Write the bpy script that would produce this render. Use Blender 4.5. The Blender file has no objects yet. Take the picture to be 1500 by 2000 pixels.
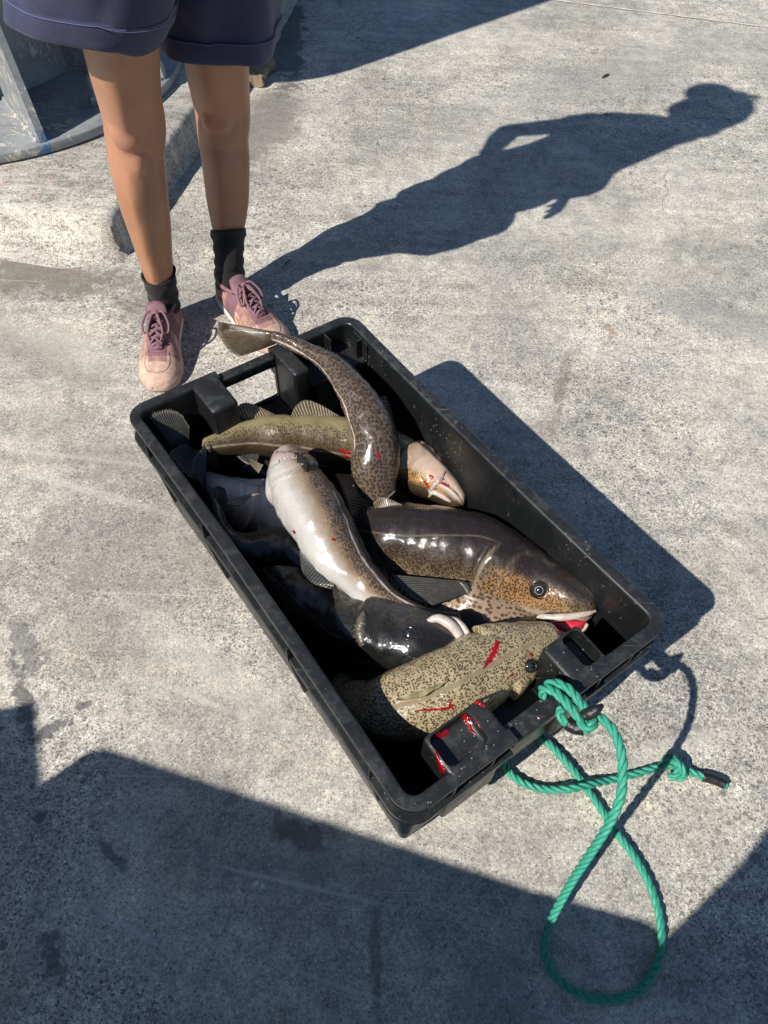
import bpy, bmesh, math, random
import numpy as np
from mathutils import Vector, Matrix
from mathutils.bvhtree import BVHTree
from mathutils import noise as mnoise
random.seed(7); rng = np.random.default_rng(7)
C = bpy.context.scene.collection
R = math.radians
V = Vector

# ------------------------------------------------------------------ camera
PITCH, ROLL, HC, F = R(53.571), R(2.45), 1.15, 1450.0
fw = V((0, math.cos(PITCH), -math.sin(PITCH)))
rt0 = V((1, 0, 0)); up0 = rt0.cross(fw)
rt = rt0*math.cos(ROLL) + up0*math.sin(ROLL)
up = up0*math.cos(ROLL) - rt0*math.sin(ROLL)
cd = bpy.data.cameras.new('camera'); cam = bpy.data.objects.new('camera', cd); C.objects.link(cam)
cd.sensor_fit = 'VERTICAL'; cd.sensor_height = 36; cd.sensor_width = 27; cd.lens = 36*F/2000
cd.clip_start = 0.02; cd.clip_end = 500
M = Matrix((rt, up, -fw)).transposed().to_4x4(); M.translation = V((0, 0, HC)); cam.matrix_world = M
bpy.context.scene.camera = cam

# ------------------------------------------------------------------ light
SUN = V((0.8103, 0.7351, -1.0)).normalized()           # direction the light travels
EL = math.asin(-SUN.z)
w = bpy.data.worlds.new("World"); bpy.context.scene.world = w; w.use_nodes = True
nt = w.node_tree; bg = nt.nodes['Background']
sky = nt.nodes.new('ShaderNodeTexSky'); sky.sky_type = 'NISHITA'; sky.sun_disc = False
sky.sun_elevation = EL
sky.sun_rotation = math.atan2(-SUN.x, -SUN.y)
sky.air_density = 1.0; sky.dust_density = 0.15; sky.ozone_density = 4.5
nt.links.new(sky.outputs[0], bg.inputs[0]); bg.inputs[1].default_value = 0.070
sl = bpy.data.lights.new('sun', 'SUN'); sl.energy = 5.0; sl.angle = R(0.55); sl.color = (1.0, 0.95, 0.87)
so = bpy.data.objects.new('sun', sl); C.objects.link(so)
so.rotation_euler = SUN.to_track_quat('-Z', 'Y').to_euler()
vs = bpy.context.scene.view_settings
vs.view_transform = 'Standard'; vs.look = 'None'; vs.exposure = 0.3; vs.gamma = 1.0

# ------------------------------------------------------------------ helpers
def P(px, py, z=0.0):
    """world point at height z seen at photo pixel (1500x2000)"""
    d = rt*((px-750)/F) + up*((1000-py)/F) + fw
    return V((0, 0, HC)) + d*((z-HC)/d.z)
def depth(p): return (p-V((0, 0, HC))).dot(fw)
def tag(o, label=None, cat=None, group=None, kind=None):
    if label: o['label'] = label
    if cat: o['category'] = cat
    if group: o['group'] = group
    if kind: o['kind'] = kind
    return o
def empty(name, loc, label, cat, group=None):
    o = bpy.data.objects.new(name, None); C.objects.link(o); o.location = loc
    o.empty_display_size = .05
    return tag(o, label, cat, group)
def link(name, me, mat, parent=None, smooth=True):
    o = bpy.data.objects.new(name, me); C.objects.link(o)
    if mat and not me.materials: me.materials.append(mat)
    if smooth is not None:
        for p in me.polygons: p.use_smooth = smooth
    if parent is not None:
        o.parent = parent
        base = V(parent.location)
        pp = parent.parent
        while pp is not None: base += V(pp.location); pp = pp.parent
        me.transform(Matrix.Translation(-base))
    return o
def mesh(vs_, fs_):
    me = bpy.data.meshes.new('m'); me.from_pydata([tuple(v) for v in vs_], [], fs_); me.update(); return me
def fattr(me, name, vals):
    a = me.attributes.new(name, 'FLOAT', 'POINT'); a.data.foreach_set('value', np.asarray(vals, dtype=np.float32))
def vattr(me, name, vals):
    a = me.attributes.new(name, 'FLOAT_VECTOR', 'POINT'); a.data.foreach_set('vector', np.asarray(vals, dtype=np.float32).ravel())
def catmull(pts, n, closed=False):
    """pts (k,d) -> n samples evenly spaced along arc length (first three dims)"""
    pts = np.asarray(pts, float); k = len(pts)
    ext = np.vstack([2*pts[0]-pts[1], pts, 2*pts[-1]-pts[-2]])
    out = []
    for i in range(k-1):
        p0, p1, p2, p3 = ext[i:i+4]
        for t in np.linspace(0, 1, 24, endpoint=False):
            out.append(.5*((2*p1)+(-p0+p2)*t+(2*p0-5*p1+4*p2-p3)*t*t+(-p0+3*p1-3*p2+p3)*t**3))
    out.append(pts[-1]); out = np.array(out)
    dd = 3 if out.shape[1] >= 3 else out.shape[1]
    s = np.r_[0, np.cumsum(np.linalg.norm(np.diff(out[:, :dd], axis=0), axis=1))]
    q = np.linspace(0, s[-1], n)
    return np.stack([np.interp(q, s, out[:, j]) for j in range(out.shape[1])], 1), s[-1]
def rings_mesh(rings, cap=True):
    """rings: (n,m,3) closed loops -> mesh data lists"""
    n, m = len(rings), len(rings[0]); vs_ = [tuple(p) for r in rings for p in r]; fs_ = []
    for i in range(n-1):
        for j in range(m):
            a, b = i*m+j, i*m+(j+1) % m
            fs_.append((a, b, b+m, a+m))
    if cap:
        fs_.append(tuple(range(m))[::-1]); fs_.append(tuple((n-1)*m+j for j in range(m)))
    return vs_, fs_
def frames(pts):
    pts = np.asarray(pts, float); n = len(pts)
    T = np.gradient(pts, axis=0); T /= np.linalg.norm(T, axis=1)[:, None]
    ref = np.array([0, 0, 1.]) if abs(T[0][2]) < .9 else np.array([1., 0, 0])
    N = [np.cross(T[0], ref)]; N[0] /= np.linalg.norm(N[0])
    for i in range(1, n):
        v = N[-1]-T[i]*np.dot(N[-1], T[i]); N.append(v/np.linalg.norm(v))
    N = np.array(N); B = np.cross(T, N); return T, N, B
def tube(pts, r, m=8, n=None, cap=True):
    pts = np.asarray(pts, float)
    if n: pts, _ = catmull(pts, n)
    T, N, B = frames(pts[:, :3])
    r = np.full(len(pts), r) if np.ndim(r) == 0 else np.interp(np.linspace(0, 1, len(pts)), np.linspace(0, 1, len(r)), r)
    a = np.linspace(0, 2*math.pi, m, endpoint=False)
    rg = [[pts[i][:3]+r[i]*(math.cos(t)*N[i]+math.sin(t)*B[i]) for t in a] for i in range(len(pts))]
    return rings_mesh(rg, cap)
class MB:
    def __init__(s): s.v = []; s.f = []
    def add(s, vf):
        o = len(s.v); s.v += [tuple(x) for x in vf[0]]; s.f += [tuple(i+o for i in f) for f in vf[1]]; return s
    def box(s, c0, c1, tf=None):
        x0, y0, z0 = c0; x1, y1, z1 = c1
        v = [(x0,y0,z0),(x1,y0,z0),(x1,y1,z0),(x0,y1,z0),(x0,y0,z1),(x1,y0,z1),(x1,y1,z1),(x0,y1,z1)]
        if tf: v = [tf(*p) for p in v]
        return s.add((v, [(0,3,2,1),(4,5,6,7),(0,1,5,4),(1,2,6,5),(2,3,7,6),(3,0,4,7)]))
    def me(s):
        m = mesh(s.v, s.f); bm = bmesh.new(); bm.from_mesh(m); bmesh.ops.recalc_face_normals(bm, faces=bm.faces); bm.to_mesh(m); bm.free(); return m
def modded(me, mods):
    """apply modifiers through the depsgraph, return new mesh"""
    o = bpy.data.objects.new('tmp', me); C.objects.link(o)
    for kind, kw in mods:
        md = o.modifiers.new(kind, kind)
        for k, v in kw.items(): setattr(md, k, v)
    dg = bpy.context.evaluated_depsgraph_get(); dg.update()
    out = bpy.data.meshes.new_from_object(o.evaluated_get(dg))
    bpy.data.objects.remove(o); return out
def bevel(me, wd=.002, seg=2, angle=35):
    return modded(me, [('BEVEL', dict(width=wd, segments=seg, limit_method='ANGLE', angle_limit=R(angle)))])
def sst(a, b, x):
    t = np.clip((np.asarray(x, float)-a)/(b-a), 0, 1); return t*t*(3-2*t)

# ------------------------------------------------------------------ node helpers
class Mat:
    def __init__(s, name):
        s.m = bpy.data.materials.new(name); s.m.use_nodes = True; s.t = s.m.node_tree
        s.b = s.t.nodes['Principled BSDF']; s._o = None
    def n(s, typ, **kw):
        nd = s.t.nodes.new(typ)
        for k, v in kw.items():
            if k.startswith('i_'): nd.inputs[k[2:].replace('_', ' ')].default_value = v
            else: setattr(nd, k, v)
        return nd
    def l(s, a, b): s.t.links.new(a, b)
    def obj(s):
        if s._o is None: s._o = s.n('ShaderNodeTexCoord').outputs['Object']
        return s._o
    def attr(s, name): return s.n('ShaderNodeAttribute', attribute_name=name)
    def noise(s, scale, detail=4, rough=.6, vec=None, dist=0):
        nd = s.n('ShaderNodeTexNoise'); nd.inputs['Scale'].default_value = scale; nd.inputs['Detail'].default_value = detail
        nd.inputs['Roughness'].default_value = rough; nd.inputs['Distortion'].default_value = dist
        s.l(vec if vec is not None else s.obj(), nd.inputs['Vector']); return nd.outputs['Fac']
    def voro(s, scale, vec=None, feature='F1', rnd=1.0, out='Distance'):
        nd = s.n('ShaderNodeTexVoronoi', feature=feature); nd.inputs['Scale'].default_value = scale
        nd.inputs['Randomness'].default_value = rnd
        s.l(vec if vec is not None else s.obj(), nd.inputs['Vector']); return nd.outputs[out]
    def mapv(s, vec, scale=(1, 1, 1), rot=(0, 0, 0), loc=(0, 0, 0)):
        nd = s.n('ShaderNodeMapping'); nd.inputs['Scale'].default_value = scale; nd.inputs['Rotation'].default_value = rot
        nd.inputs['Location'].default_value = loc
        s.l(vec, nd.inputs['Vector']); return nd.outputs[0]
    def ramp(s, fac, stops, interp='LINEAR'):
        nd = s.n('ShaderNodeValToRGB'); cr = nd.color_ramp; cr.interpolation = interp
        while len(cr.elements) < len(stops): cr.elements.new(.5)
        for e, (p, c) in zip(cr.elements, stops):
            e.position = p; e.color = (c, c, c, 1) if np.ndim(c) == 0 else (*c, 1)
        s.l(fac, nd.inputs[0]); return nd.outputs[0]
    def mix(s, fac, a, b, mode='MIX'):
        nd = s.n('ShaderNodeMix', data_type='RGBA', blend_type=mode)
        for sock, v in ((nd.inputs[0], fac), (nd.inputs[6], a), (nd.inputs[7], b)):
            if hasattr(v, 'is_linked'): s.l(v, sock)
            elif np.ndim(v) == 0 and sock.type == 'VALUE': sock.default_value = v
            else: sock.default_value = (v, v, v, 1) if np.ndim(v) == 0 else (*v, 1)
        return nd.outputs[2]
    def math(s, op, a, b=None, c=None, clamp=False):
        nd = s.n('ShaderNodeMath', operation=op); nd.use_clamp = clamp
        for i, v in enumerate((a, b, c)):
            if v is None: continue
            if hasattr(v, 'is_linked'): s.l(v, nd.inputs[i])
            else: nd.inputs[i].default_value = v
        return nd.outputs[0]
    def mr(s, v, a, b, c=0., d=1.):
        nd = s.n('ShaderNodeMapRange'); nd.interpolation_type = 'SMOOTHSTEP'
        s.l(v, nd.inputs[0])
        for i, x in enumerate((a, b, c, d)): nd.inputs[i+1].default_value = x
        return nd.outputs[0]
    def bump(s, h, strength=.5, dist=.001, nrm=None):
        nd = s.n('ShaderNodeBump'); nd.inputs['Strength'].default_value = strength; nd.inputs['Distance'].default_value = dist
        s.l(h, nd.inputs['Height'])
        if nrm is not None: s.l(nrm, nd.inputs['Normal'])
        return nd.outputs[0]
    def set(s, **kw):
        for k, v in kw.items():
            sock = s.b.inputs[k.replace('_', ' ')]
            if hasattr(v, 'is_linked'): s.l(v, sock)
            elif sock.type == 'RGBA': sock.default_value = (*v, 1)
            else: sock.default_value = v
        return s

# ------------------------------------------------------------------ materials
def concrete(name, light=(.60, .57, .505), dark=(.39, .372, .335), plinth=False):
    k = Mat(name); o = k.obj()
    def vor(scale, vec=None):
        c = k.n('ShaderNodeTexVoronoi'); c.inputs['Scale'].default_value = scale; k.l(vec if vec is not None else o, c.inputs['Vector'])
        g = k.n('ShaderNodeSeparateColor'); k.l(c.outputs['Color'], g.inputs[0]); return c.outputs['Distance'], g.outputs[0], g.outputs[1]
    # fine cement / sand grain
    d1, g1, g1b = vor(520); d2, g2, g2b = vor(260, k.mapv(o, loc=(.3, .1, 0)))
    worn = k.mr(k.noise(1.3, 5, .6, vec=k.mapv(o, loc=(3.1, 1.7, 0))), .40, .60)     # exposed-aggregate areas
    grain = k.ramp(g1, [(0, .38), (.13, .62), (.35, .90), (.7, 1.06), (.92, 1.22), (1, 1.4)])
    grain2 = k.ramp(g2, [(0, .42), (.14, .72), (.4, .96), (.75, 1.06), (1, 1.35)])
    soft = k.ramp(k.noise(150, 4, .75), [(.28, .62), (.5, 1.0), (.72, 1.32)])
    base = k.mix(k.mr(k.noise(2.3, 7, .62, dist=.7), .34, .66), dark, light)
    base = k.mix(k.math('MULTIPLY', k.mr(k.noise(11, 7, .7), .45, .62), .4), base, (.57, .545, .48))
    base = k.mix(k.math('MULTIPLY', k.mr(k.noise(6, 7, .72, vec=k.mapv(o, loc=(5, 1, 3))), .5, .7), .4), base, (.27, .262, .25))
    base = k.mix(k.mr(worn, 0, 1, .5, .95), base, grain, 'MULTIPLY')
    base = k.mix(k.mr(worn, 0, 1, .45, .9), base, grain2, 'MULTIPLY')
    base = k.mix(.7, base, soft, 'MULTIPLY')
    base = k.mix(.8, base, k.ramp(k.noise(26, 7, .72, dist=.4), [(.30, (.58, .58, .59)), (.5, (1., 1., 1.)), (.70, (1.34, 1.32, 1.26))]), 'MULTIPLY')
    base = k.mix(.7, base, k.ramp(k.noise(5, 5, .6, vec=k.mapv(o, loc=(8, 8, 0))), [(.32, (.80, .80, .83)), (.5, (1., 1., 1.)), (.68, (1.16, 1.12, 1.03))]), 'MULTIPLY')
    # stones showing at the surface
    wv_ = k.n('ShaderNodeVectorMath', operation='SCALE'); wn = k.n('ShaderNodeTexNoise'); wn.inputs['Scale'].default_value = 90; k.l(o, wn.inputs['Vector']); k.l(wn.outputs['Color'], wv_.inputs[0]); wv_.inputs['Scale'].default_value = .007
    ov = k.n('ShaderNodeVectorMath', operation='ADD'); k.l(o, ov.inputs[0]); k.l(wv_.outputs[0], ov.inputs[1])
    for sc_, t0, mx, amt in ((95, .70, .48, .85), (48, .88, .44, .8)):
        ds, ga, gb = vor(sc_, ov.outputs[0])
        thr = k.math('MULTIPLY', k.mr(ga, t0, 1.0, 0, mx), k.mr(worn, .1, 1, .3, 1.))
        stone = k.math('LESS_THAN', ds, thr)
        scol = k.ramp(gb, [(0, (.12, .125, .13)), (.4, (.20, .20, .20)), (.7, (.27, .22, .19)), (.85, (.30, .30, .29)), (1, (.13, .12, .14))])
        base = k.mix(k.math('MULTIPLY', stone, amt), base, scol)
    df, ga3, gb3 = vor(330, k.mapv(o, loc=(.7, .2, 0)))
    base = k.mix(k.math('MULTIPLY', k.math('LESS_THAN', df, k.mr(ga3, .70, 1, 0, .5)), k.mr(worn, 0, 1, .55, .9)), base, (.085, .08, .075))
    df, ga3, gb3 = vor(290, k.mapv(o, loc=(.1, .9, 0)))
    base = k.mix(k.math('MULTIPLY', k.math('LESS_THAN', df, k.mr(ga3, .62, 1, 0, .55)), .6), base, (.68, .64, .55))
    # broad trowel sweeps across the slab
    for rz, sy_, am in ((20, 14, .5), (-12, 9, .35)):
        sv = k.mapv(o, scale=(1.0, sy_, 1), rot=(0, 0, R(rz)))
        base = k.mix(am, base, k.ramp(k.noise(1.6, 6, .65, vec=sv, dist=.5), [(.32, .78), (.5, 1.0), (.7, 1.24)]), 'MULTIPLY')
    # dark stains and spalled pits
    stn = k.mr(k.noise(2.8, 7, .66, vec=k.mapv(o, loc=(7, 2, 1)), dist=.9), .54, .72)
    base = k.mix(k.math('MULTIPLY', stn, .42), base, (.17, .155, .14))
    pv = k.noise(19, 7, .78, vec=k.mapv(o, loc=(1.3, 5, 0)), dist=.5)
    pit = k.math('MULTIPLY', k.mr(pv, .655, .70), k.mr(k.noise(2.0, 3, .5, vec=k.mapv(o, loc=(.4, .2, 0))), .46, .55))
    base = k.mix(k.math('MULTIPLY', pit, .7), base, (.12, .115, .11))
    hp = k.n('ShaderNodeTexNoise'); hp.inputs['Scale'].default_value = 75; hp.inputs['Detail'].default_value = 3; k.l(k.mapv(o, loc=(3, 3, 3)), hp.inputs['Vector'])
    hole = k.mr(hp.outputs['Fac'], .73, .76)
    base = k.mix(hole, base, (.07, .065, .06))
    if not plinth:
        sx_ = k.n('ShaderNodeSeparateXYZ'); k.l(o, sx_.inputs[0])
        wob = k.math('SUBTRACT', k.noise(9, 6, .7, vec=k.mapv(o, loc=(6, 3, 0))), .5); wob2 = k.math('SUBTRACT', k.noise(45, 5, .7), .5)
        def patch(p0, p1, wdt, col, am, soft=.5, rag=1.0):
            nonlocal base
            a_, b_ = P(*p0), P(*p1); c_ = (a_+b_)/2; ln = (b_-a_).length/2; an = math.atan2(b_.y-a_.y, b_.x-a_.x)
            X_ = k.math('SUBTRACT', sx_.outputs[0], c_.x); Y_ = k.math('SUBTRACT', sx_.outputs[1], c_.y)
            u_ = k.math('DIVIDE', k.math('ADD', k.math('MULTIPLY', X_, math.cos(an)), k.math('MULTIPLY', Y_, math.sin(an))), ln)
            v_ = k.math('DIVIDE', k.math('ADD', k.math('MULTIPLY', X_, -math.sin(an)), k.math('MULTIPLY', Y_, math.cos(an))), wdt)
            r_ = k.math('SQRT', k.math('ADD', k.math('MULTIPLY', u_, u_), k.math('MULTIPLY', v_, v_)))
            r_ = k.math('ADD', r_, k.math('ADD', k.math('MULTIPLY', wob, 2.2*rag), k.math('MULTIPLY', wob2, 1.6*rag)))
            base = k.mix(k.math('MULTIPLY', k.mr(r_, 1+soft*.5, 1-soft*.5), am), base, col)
        patch((552, -60), (560, 170), .07, (.09, .09, .09), .75, .3)             # wet strip by the wood chunk
        patch((470, 330), (560, 170), .10, (.16, .15, .135), .7, .9)               # grime at the plinth foot
        patch((-60, 510), (260, 570), .075, (.18, .16, .13), .8, 1.2, 1.6)
        patch((-20, 640), (220, 760), .06, (.24, .22, .19), .5, 1.3, 2.0)
        patch((120, 820), (330, 1000), .05, (.26, .245, .22), .4, 1.3, 2.2)
        patch((60, 1120), (260, 1260), .06, (.27, .255, .23), .45, 1.3, 2.2)
        patch((430, 1660), (760, 1700), .05, (.24, .235, .225), .45, 1.3, 2.2)
        patch((900, 1900), (1040, 1960), .05, (.26, .255, .25), .4, 1.3, 2.2)
        patch((240, 540), (480, 620), .10, (.22, .205, .18), .5, 1.2)
        patch((60, 925), (345, 1008), .010, (.66, .63, .56), .45, 1.0)
        patch((-40, 870), (250, 905), .006, (.64, .61, .54), .3, 1.0)
        patch((130, 1000), (420, 1150), .10, (.27, .255, .235), .5, 1.3)
        patch((300, 1330), (480, 1400), .006, (.64, .62, .56), .45, 1.0)
        patch((10, 1180), (80, 1330), .016, (.15, .145, .15), .6, .5, 3.2)
        patch((30, 1290), (60, 1420), .012, (.12, .115, .12), .8, .6, 2.2)
        patch((75, 1440), (130, 1405), .010, (.10, .10, .11), .8, .6, 2.2)
        patch((150, 1385), (180, 1370), .008, (.11, .11, .11), .75, .6, 2.2)
        patch((90, 1800), (115, 1910), .016, (.12, .12, .13), .7, .6, 2.4)
        patch((190, 1640), (250, 1700), .008, (.12, .12, .13), .7, .6, 2.2)
        patch((520, 1600), (640, 1650), .018, (.14, .125, .105), .65, .6, 1.8)
        patch((430, 1800), (470, 1850), .012, (.17, .17, .18), .5, .6, 2.4)
        patch((730, 1780), (738, 1990), .008, (.13, .12, .11), .6, .9, 1.4)
        patch((1178, 640), (1205, 652), .010, (.42, .22, .10), .6, .8, 1.5)
        patch((1110, 700), (1085, 820), .014, (.20, .17, .13), .6, .9, 1.5)
        patch((960, 980), (1040, 1010), .02, (.16, .15, .145), .5, .9, 1.5)
        patch((1240, 580), (1560, 660), .06, (.27, .265, .255), .5, 1.2)
        patch((620, 470), (760, 520), .04, (.25, .24, .23), .4, 1.2)
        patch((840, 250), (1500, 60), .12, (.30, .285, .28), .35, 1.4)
        patch((1290, 1700), (1420, 1560), .05, (.30, .28, .255), .4, 1.3)
        patch((1180, 1520), (1420, 1420), .02, (.62, .59, .52), .35, 1.3)
        patch((250, 1180), (560, 1420), .03, (.60, .57, .50), .4, 1.4)
        patch((40, 640), (240, 720), .04, (.58, .55, .48), .35, 1.4)
        patch((420, 1690), (720, 1760), .003, (.6, .6, .6), .6, 1.0, .6)
        patch((150, 1750), (330, 1860), .003, (.62, .62, .62), .6, 1.0, .6)
        patch((560, 1890), (760, 1960), .003, (.55, .55, .55), .5, 1.0, .6)
        patch((497, 1722), (503, 1728), .004, (.7, .7, .68), .9, .3, .2)
        patch((511, 1728), (515, 1734), .003, (.7, .7, .68), .9, .3, .2)
    # scratches and pale scrapes
    for i, (rz, sx, lo) in enumerate(((R(-20), 70, .70), (R(-31), 110, .72), (R(62), 90, .73))):
        sn = k.noise(1.5, 3, .45, vec=k.mapv(o, scale=(1.3, sx, 1), rot=(0, 0, rz), loc=(i*3.3, 3+i, 0)))
        m2 = k.math('MULTIPLY', k.mr(sn, lo, lo+.03), k.mr(k.noise(2.1, 3, .5, vec=k.mapv(o, loc=(i*4, 0, 2))), .42, .6))
        base = k.mix(k.math('MULTIPLY', m2, .5), base, (.66, .64, .6))
    # one or two hairline cracks
    wv = k.n('ShaderNodeMixRGB'); wv.inputs[0].default_value = .05
    k.l(o, wv.inputs[1]); nn = k.n('ShaderNodeTexNoise'); nn.inputs['Scale'].default_value = 13; nn.inputs['Detail'].default_value = 6; k.l(o, nn.inputs['Vector']); k.l(nn.outputs['Color'], wv.inputs[2])
    cr = k.voro(1.1, vec=wv.outputs[0], feature='DISTANCE_TO_EDGE')
    crk = k.math('MULTIPLY', k.math('LESS_THAN', cr, .0011), k.mr(k.noise(2.3, 3, .5, vec=k.mapv(o, loc=(9, 9, 0))), .60, .63))
    base = k.mix(k.math('MULTIPLY', crk, .6), base, (.1, .095, .09))
    ru = k.mr(k.noise(5.5, 5, .65, vec=k.mapv(o, loc=(2.2, 8.1, 0))), .66, .76)
    base = k.mix(k.math('MULTIPLY', ru, .28), base, (.36, .21, .12))
    if plinth:
        rp = k.mr(k.noise(30, 7, .75, vec=k.mapv(o, loc=(1, 1, 0)), dist=.9), .63, .645)
        base = k.mix(k.math('MULTIPLY', rp, .85), base, (.55, .06, .07))
        wp = k.mr(k.noise(9, 7, .72, dist=1.4, vec=k.mapv(o, scale=(1, 4, 1), rot=(0, 0, .3))), .48, .6)
        base = k.mix(k.math('MULTIPLY', wp, .5), base, (.68, .65, .58))
    h = k.math('ADD', k.math('MULTIPLY', g1b, .6), k.math('MULTIPLY', k.noise(300, 5, .75), 1.3))
    h = k.math('SUBTRACT', h, k.math('MULTIPLY', pit, 2.2))
    h = k.math('SUBTRACT', h, k.math('MULTIPLY', hole, 2.5))
    h = k.math('SUBTRACT', h, k.math('MULTIPLY', crk, 2.0))
    h = k.math('ADD', h, k.math('MULTIPLY', k.noise(40, 6, .7), 1.6))
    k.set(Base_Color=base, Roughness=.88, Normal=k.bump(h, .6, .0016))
    k.b.inputs['Specular IOR Level'].default_value = .3
    return k.m
M_conc = concrete('concrete')
M_plinth = concrete('plinth_concrete', light=(.48, .45, .39), dark=(.38, .355, .31), plinth=True)

def m_plastic():
    k = Mat('black_plastic'); o = k.obj()
    dust = k.mr(k.noise(38, 7, .75, dist=.3), .42, .70)
    nz = k.n('ShaderNodeNewGeometry'); sp = k.n('ShaderNodeSeparateXYZ'); k.l(nz.outputs['Normal'], sp.inputs[0])
    upf = k.mr(sp.outputs[2], .3, .95)
    hz = k.n('ShaderNodeSeparateXYZ'); k.l(o, hz.inputs[0])
    top = k.mr(hz.outputs[2], .2, .262)
    d1 = k.math('MULTIPLY', k.math('MULTIPLY', upf, top), k.mr(dust, 0, 1, .25, 1))
    base = k.mix(k.math('MULTIPLY', d1, .36), (.0075, .0085, .009), (.10, .105, .112))
    spk = k.n('ShaderNodeTexVoronoi'); spk.inputs['Scale'].default_value = 330; k.l(o, spk.inputs['Vector'])
    ss = k.n('ShaderNodeSeparateColor'); k.l(spk.outputs['Color'], ss.inputs[0])
    speck = k.math('LESS_THAN', spk.outputs['Distance'], k.math('MULTIPLY', k.mr(ss.outputs[0], .90, 1, 0, .42), k.mr(k.noise(7, 3, .6), .45, .6)))
    base = k.mix(k.math('MULTIPLY', speck, .4), base, (.45, .44, .4))
    for i, (rz, sc_) in enumerate(((.9, 160), (-.75, 130), (.2, 190))):
        sn = k.noise(1.5, 3, .5, vec=k.mapv(o, scale=(5, sc_, 30), rot=(0, .3*i, rz), loc=(i*2.1, i, 0)))
        sm = k.math('MULTIPLY', k.mr(sn, .70, .73), k.mr(k.noise(9, 3, .5, vec=k.mapv(o, loc=(i, 4, 0))), .46, .6))
        base = k.mix(k.math('MULTIPLY', sm, .3), base, (.22, .22, .22))
    smear = k.mr(k.noise(11, 4, .6, dist=1.5, vec=k.mapv(o, scale=(1, 1, .4))), .5, .8)
    base = k.mix(k.math('MULTIPLY', smear, .25), base, (.045, .045, .04))
    rg = k.ramp(k.noise(25, 5, .7), [(.3, .24), (.7, .52)])
    k.set(Base_Color=base, Roughness=k.math('ADD', rg, k.math('MULTIPLY', d1, .18)), Normal=k.bump(k.noise(420, 3, .6), .18, .0006))
    return k.m
M_plastic = m_plastic()
def simple(name, col, rough=.6, var=.15, scale=40, bump=.2, bscale=300, bd=.0006, **kw):
    k = Mat(name); c = np.array(col)
    b = k.mix(k.mr(k.noise(scale, 5, .65), .3, .7), tuple(c*(1-var)), tuple(np.minimum(c*(1+var), .95)))
    k.set(Base_Color=b, Roughness=rough, Normal=k.bump(k.noise(bscale, 4, .6), bump, bd), **kw); return k.m
M_blood = simple('blood', (.26, .004, .007), .18, .3, 90, .3, Coat_Weight=.6)
def m_skin():
    k = Mat('skin')
    b = k.mix(k.mr(k.noise(7, 4, .6), .35, .7), (.33, .155, .082), (.40, .20, .112))
    kn = k.attr('knee').outputs['Fac']
    b = k.mix(k.math('MULTIPLY', kn, .35), b, (.55, .25, .17))
    b = k.mix(k.math('MULTIPLY', k.mr(k.noise(42, 5, .7), .5, .7), .22), b, (.50, .22, .15))
    b = k.mix(k.math('MULTIPLY', k.mr(k.noise(150, 3, .6), .68, .76), .35), b, (.22, .09, .05))
    k.set(Base_Color=b, Roughness=.46, Subsurface_Weight=.03, Subsurface_Scale=.004, Normal=k.bump(k.noise(900, 4, .7), .12, .0004))
    k.b.inputs['Subsurface Radius'].default_value = (1, .35, .2); return k.m
M_skin = m_skin()
def m_cloth(name, col, col2, sc=900):
    k = Mat(name); o = k.obj()
    w1 = k.n('ShaderNodeTexWave'); w1.inputs['Scale'].default_value = sc; w1.bands_direction = 'X'; k.l(o, w1.inputs['Vector'])
    w2 = k.n('ShaderNodeTexWave'); w2.inputs['Scale'].default_value = sc; w2.bands_direction = 'Z'; k.l(o, w2.inputs['Vector'])
    b = k.mix(k.mr(k.noise(22, 5, .7), .3, .7), col, col2)
    b = k.mix(.25, b, k.ramp(k.noise(500, 2, .6), [(.3, .7), (.7, 1.3)]), 'MULTIPLY')
    h = k.math('ADD', w1.outputs['Fac'], w2.outputs['Fac'])
    nb = k.bump(k.noise(26, 4, .6, dist=.5), .35, .004)
    k.set(Base_Color=b, Roughness=.85, Sheen_Weight=.15, Normal=k.bump(h, .12, .0004, nb)); return k.m
M_navy = m_cloth('navy_cotton', (.022, .025, .064), (.033, .036, .084))
M_seam = simple('navy_seam', (.12, .12, .24), .8)
M_sock = m_cloth('black_sock', (.0035, .0035, .004), (.006, .006, .007), 1400)
M_shirt = m_cloth('white_shirt', (.55, .55, .55), (.62, .62, .62))
M_jeans = m_cloth('dark_jeans', (.03, .04, .08), (.04, .05, .1))
M_hair = simple('brown_hair', (.06, .032, .018), .4, .3, 60, .5, 900)
M_suede = simple('rose_suede', (.34, .19, .165), .92, .3, 60, .5, 700, .0008)
M_mesh = simple('peach_mesh', (.50, .34, .265), .9, .26, 50, .6, 1100, .0008)
M_mauve = simple('mauve_leather', (.20, .10, .12), .75, .2, 60, .35, 800)
M_lace = simple('mauve_lace', (.22, .12, .14), .85, .25, 300, .6, 900)
M_sole = simple('white_rubber', (.72, .68, .62), .6, .12, 60, .2)
M_thread = simple('stitching', (.20, .10, .07), .9)
def m_rope():
    k = Mat('green_rope'); ar = k.attr('fib').outputs['Vector']
    fib = k.noise(1, 3, .7, vec=k.mapv(ar, scale=(16, 260, 1)))
    b = k.ramp(fib, [(.3, (.008, .15, .10)), (.5, (.025, .29, .19)), (.7, (.11, .46, .33))])
    dirt = k.mr(k.noise(18, 4, .6), .6, .8)
    b = k.mix(k.math('MULTIPLY', dirt, .4), b, (.10, .2, .14))
    k.set(Base_Color=b, Roughness=.5, Normal=k.bump(fib, .6, .0008)); return k.m
M_rope = m_rope()
M_tape = simple('black_tape', (.012, .012, .013), .35, .4, 60, .6, 220, .002)
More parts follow.
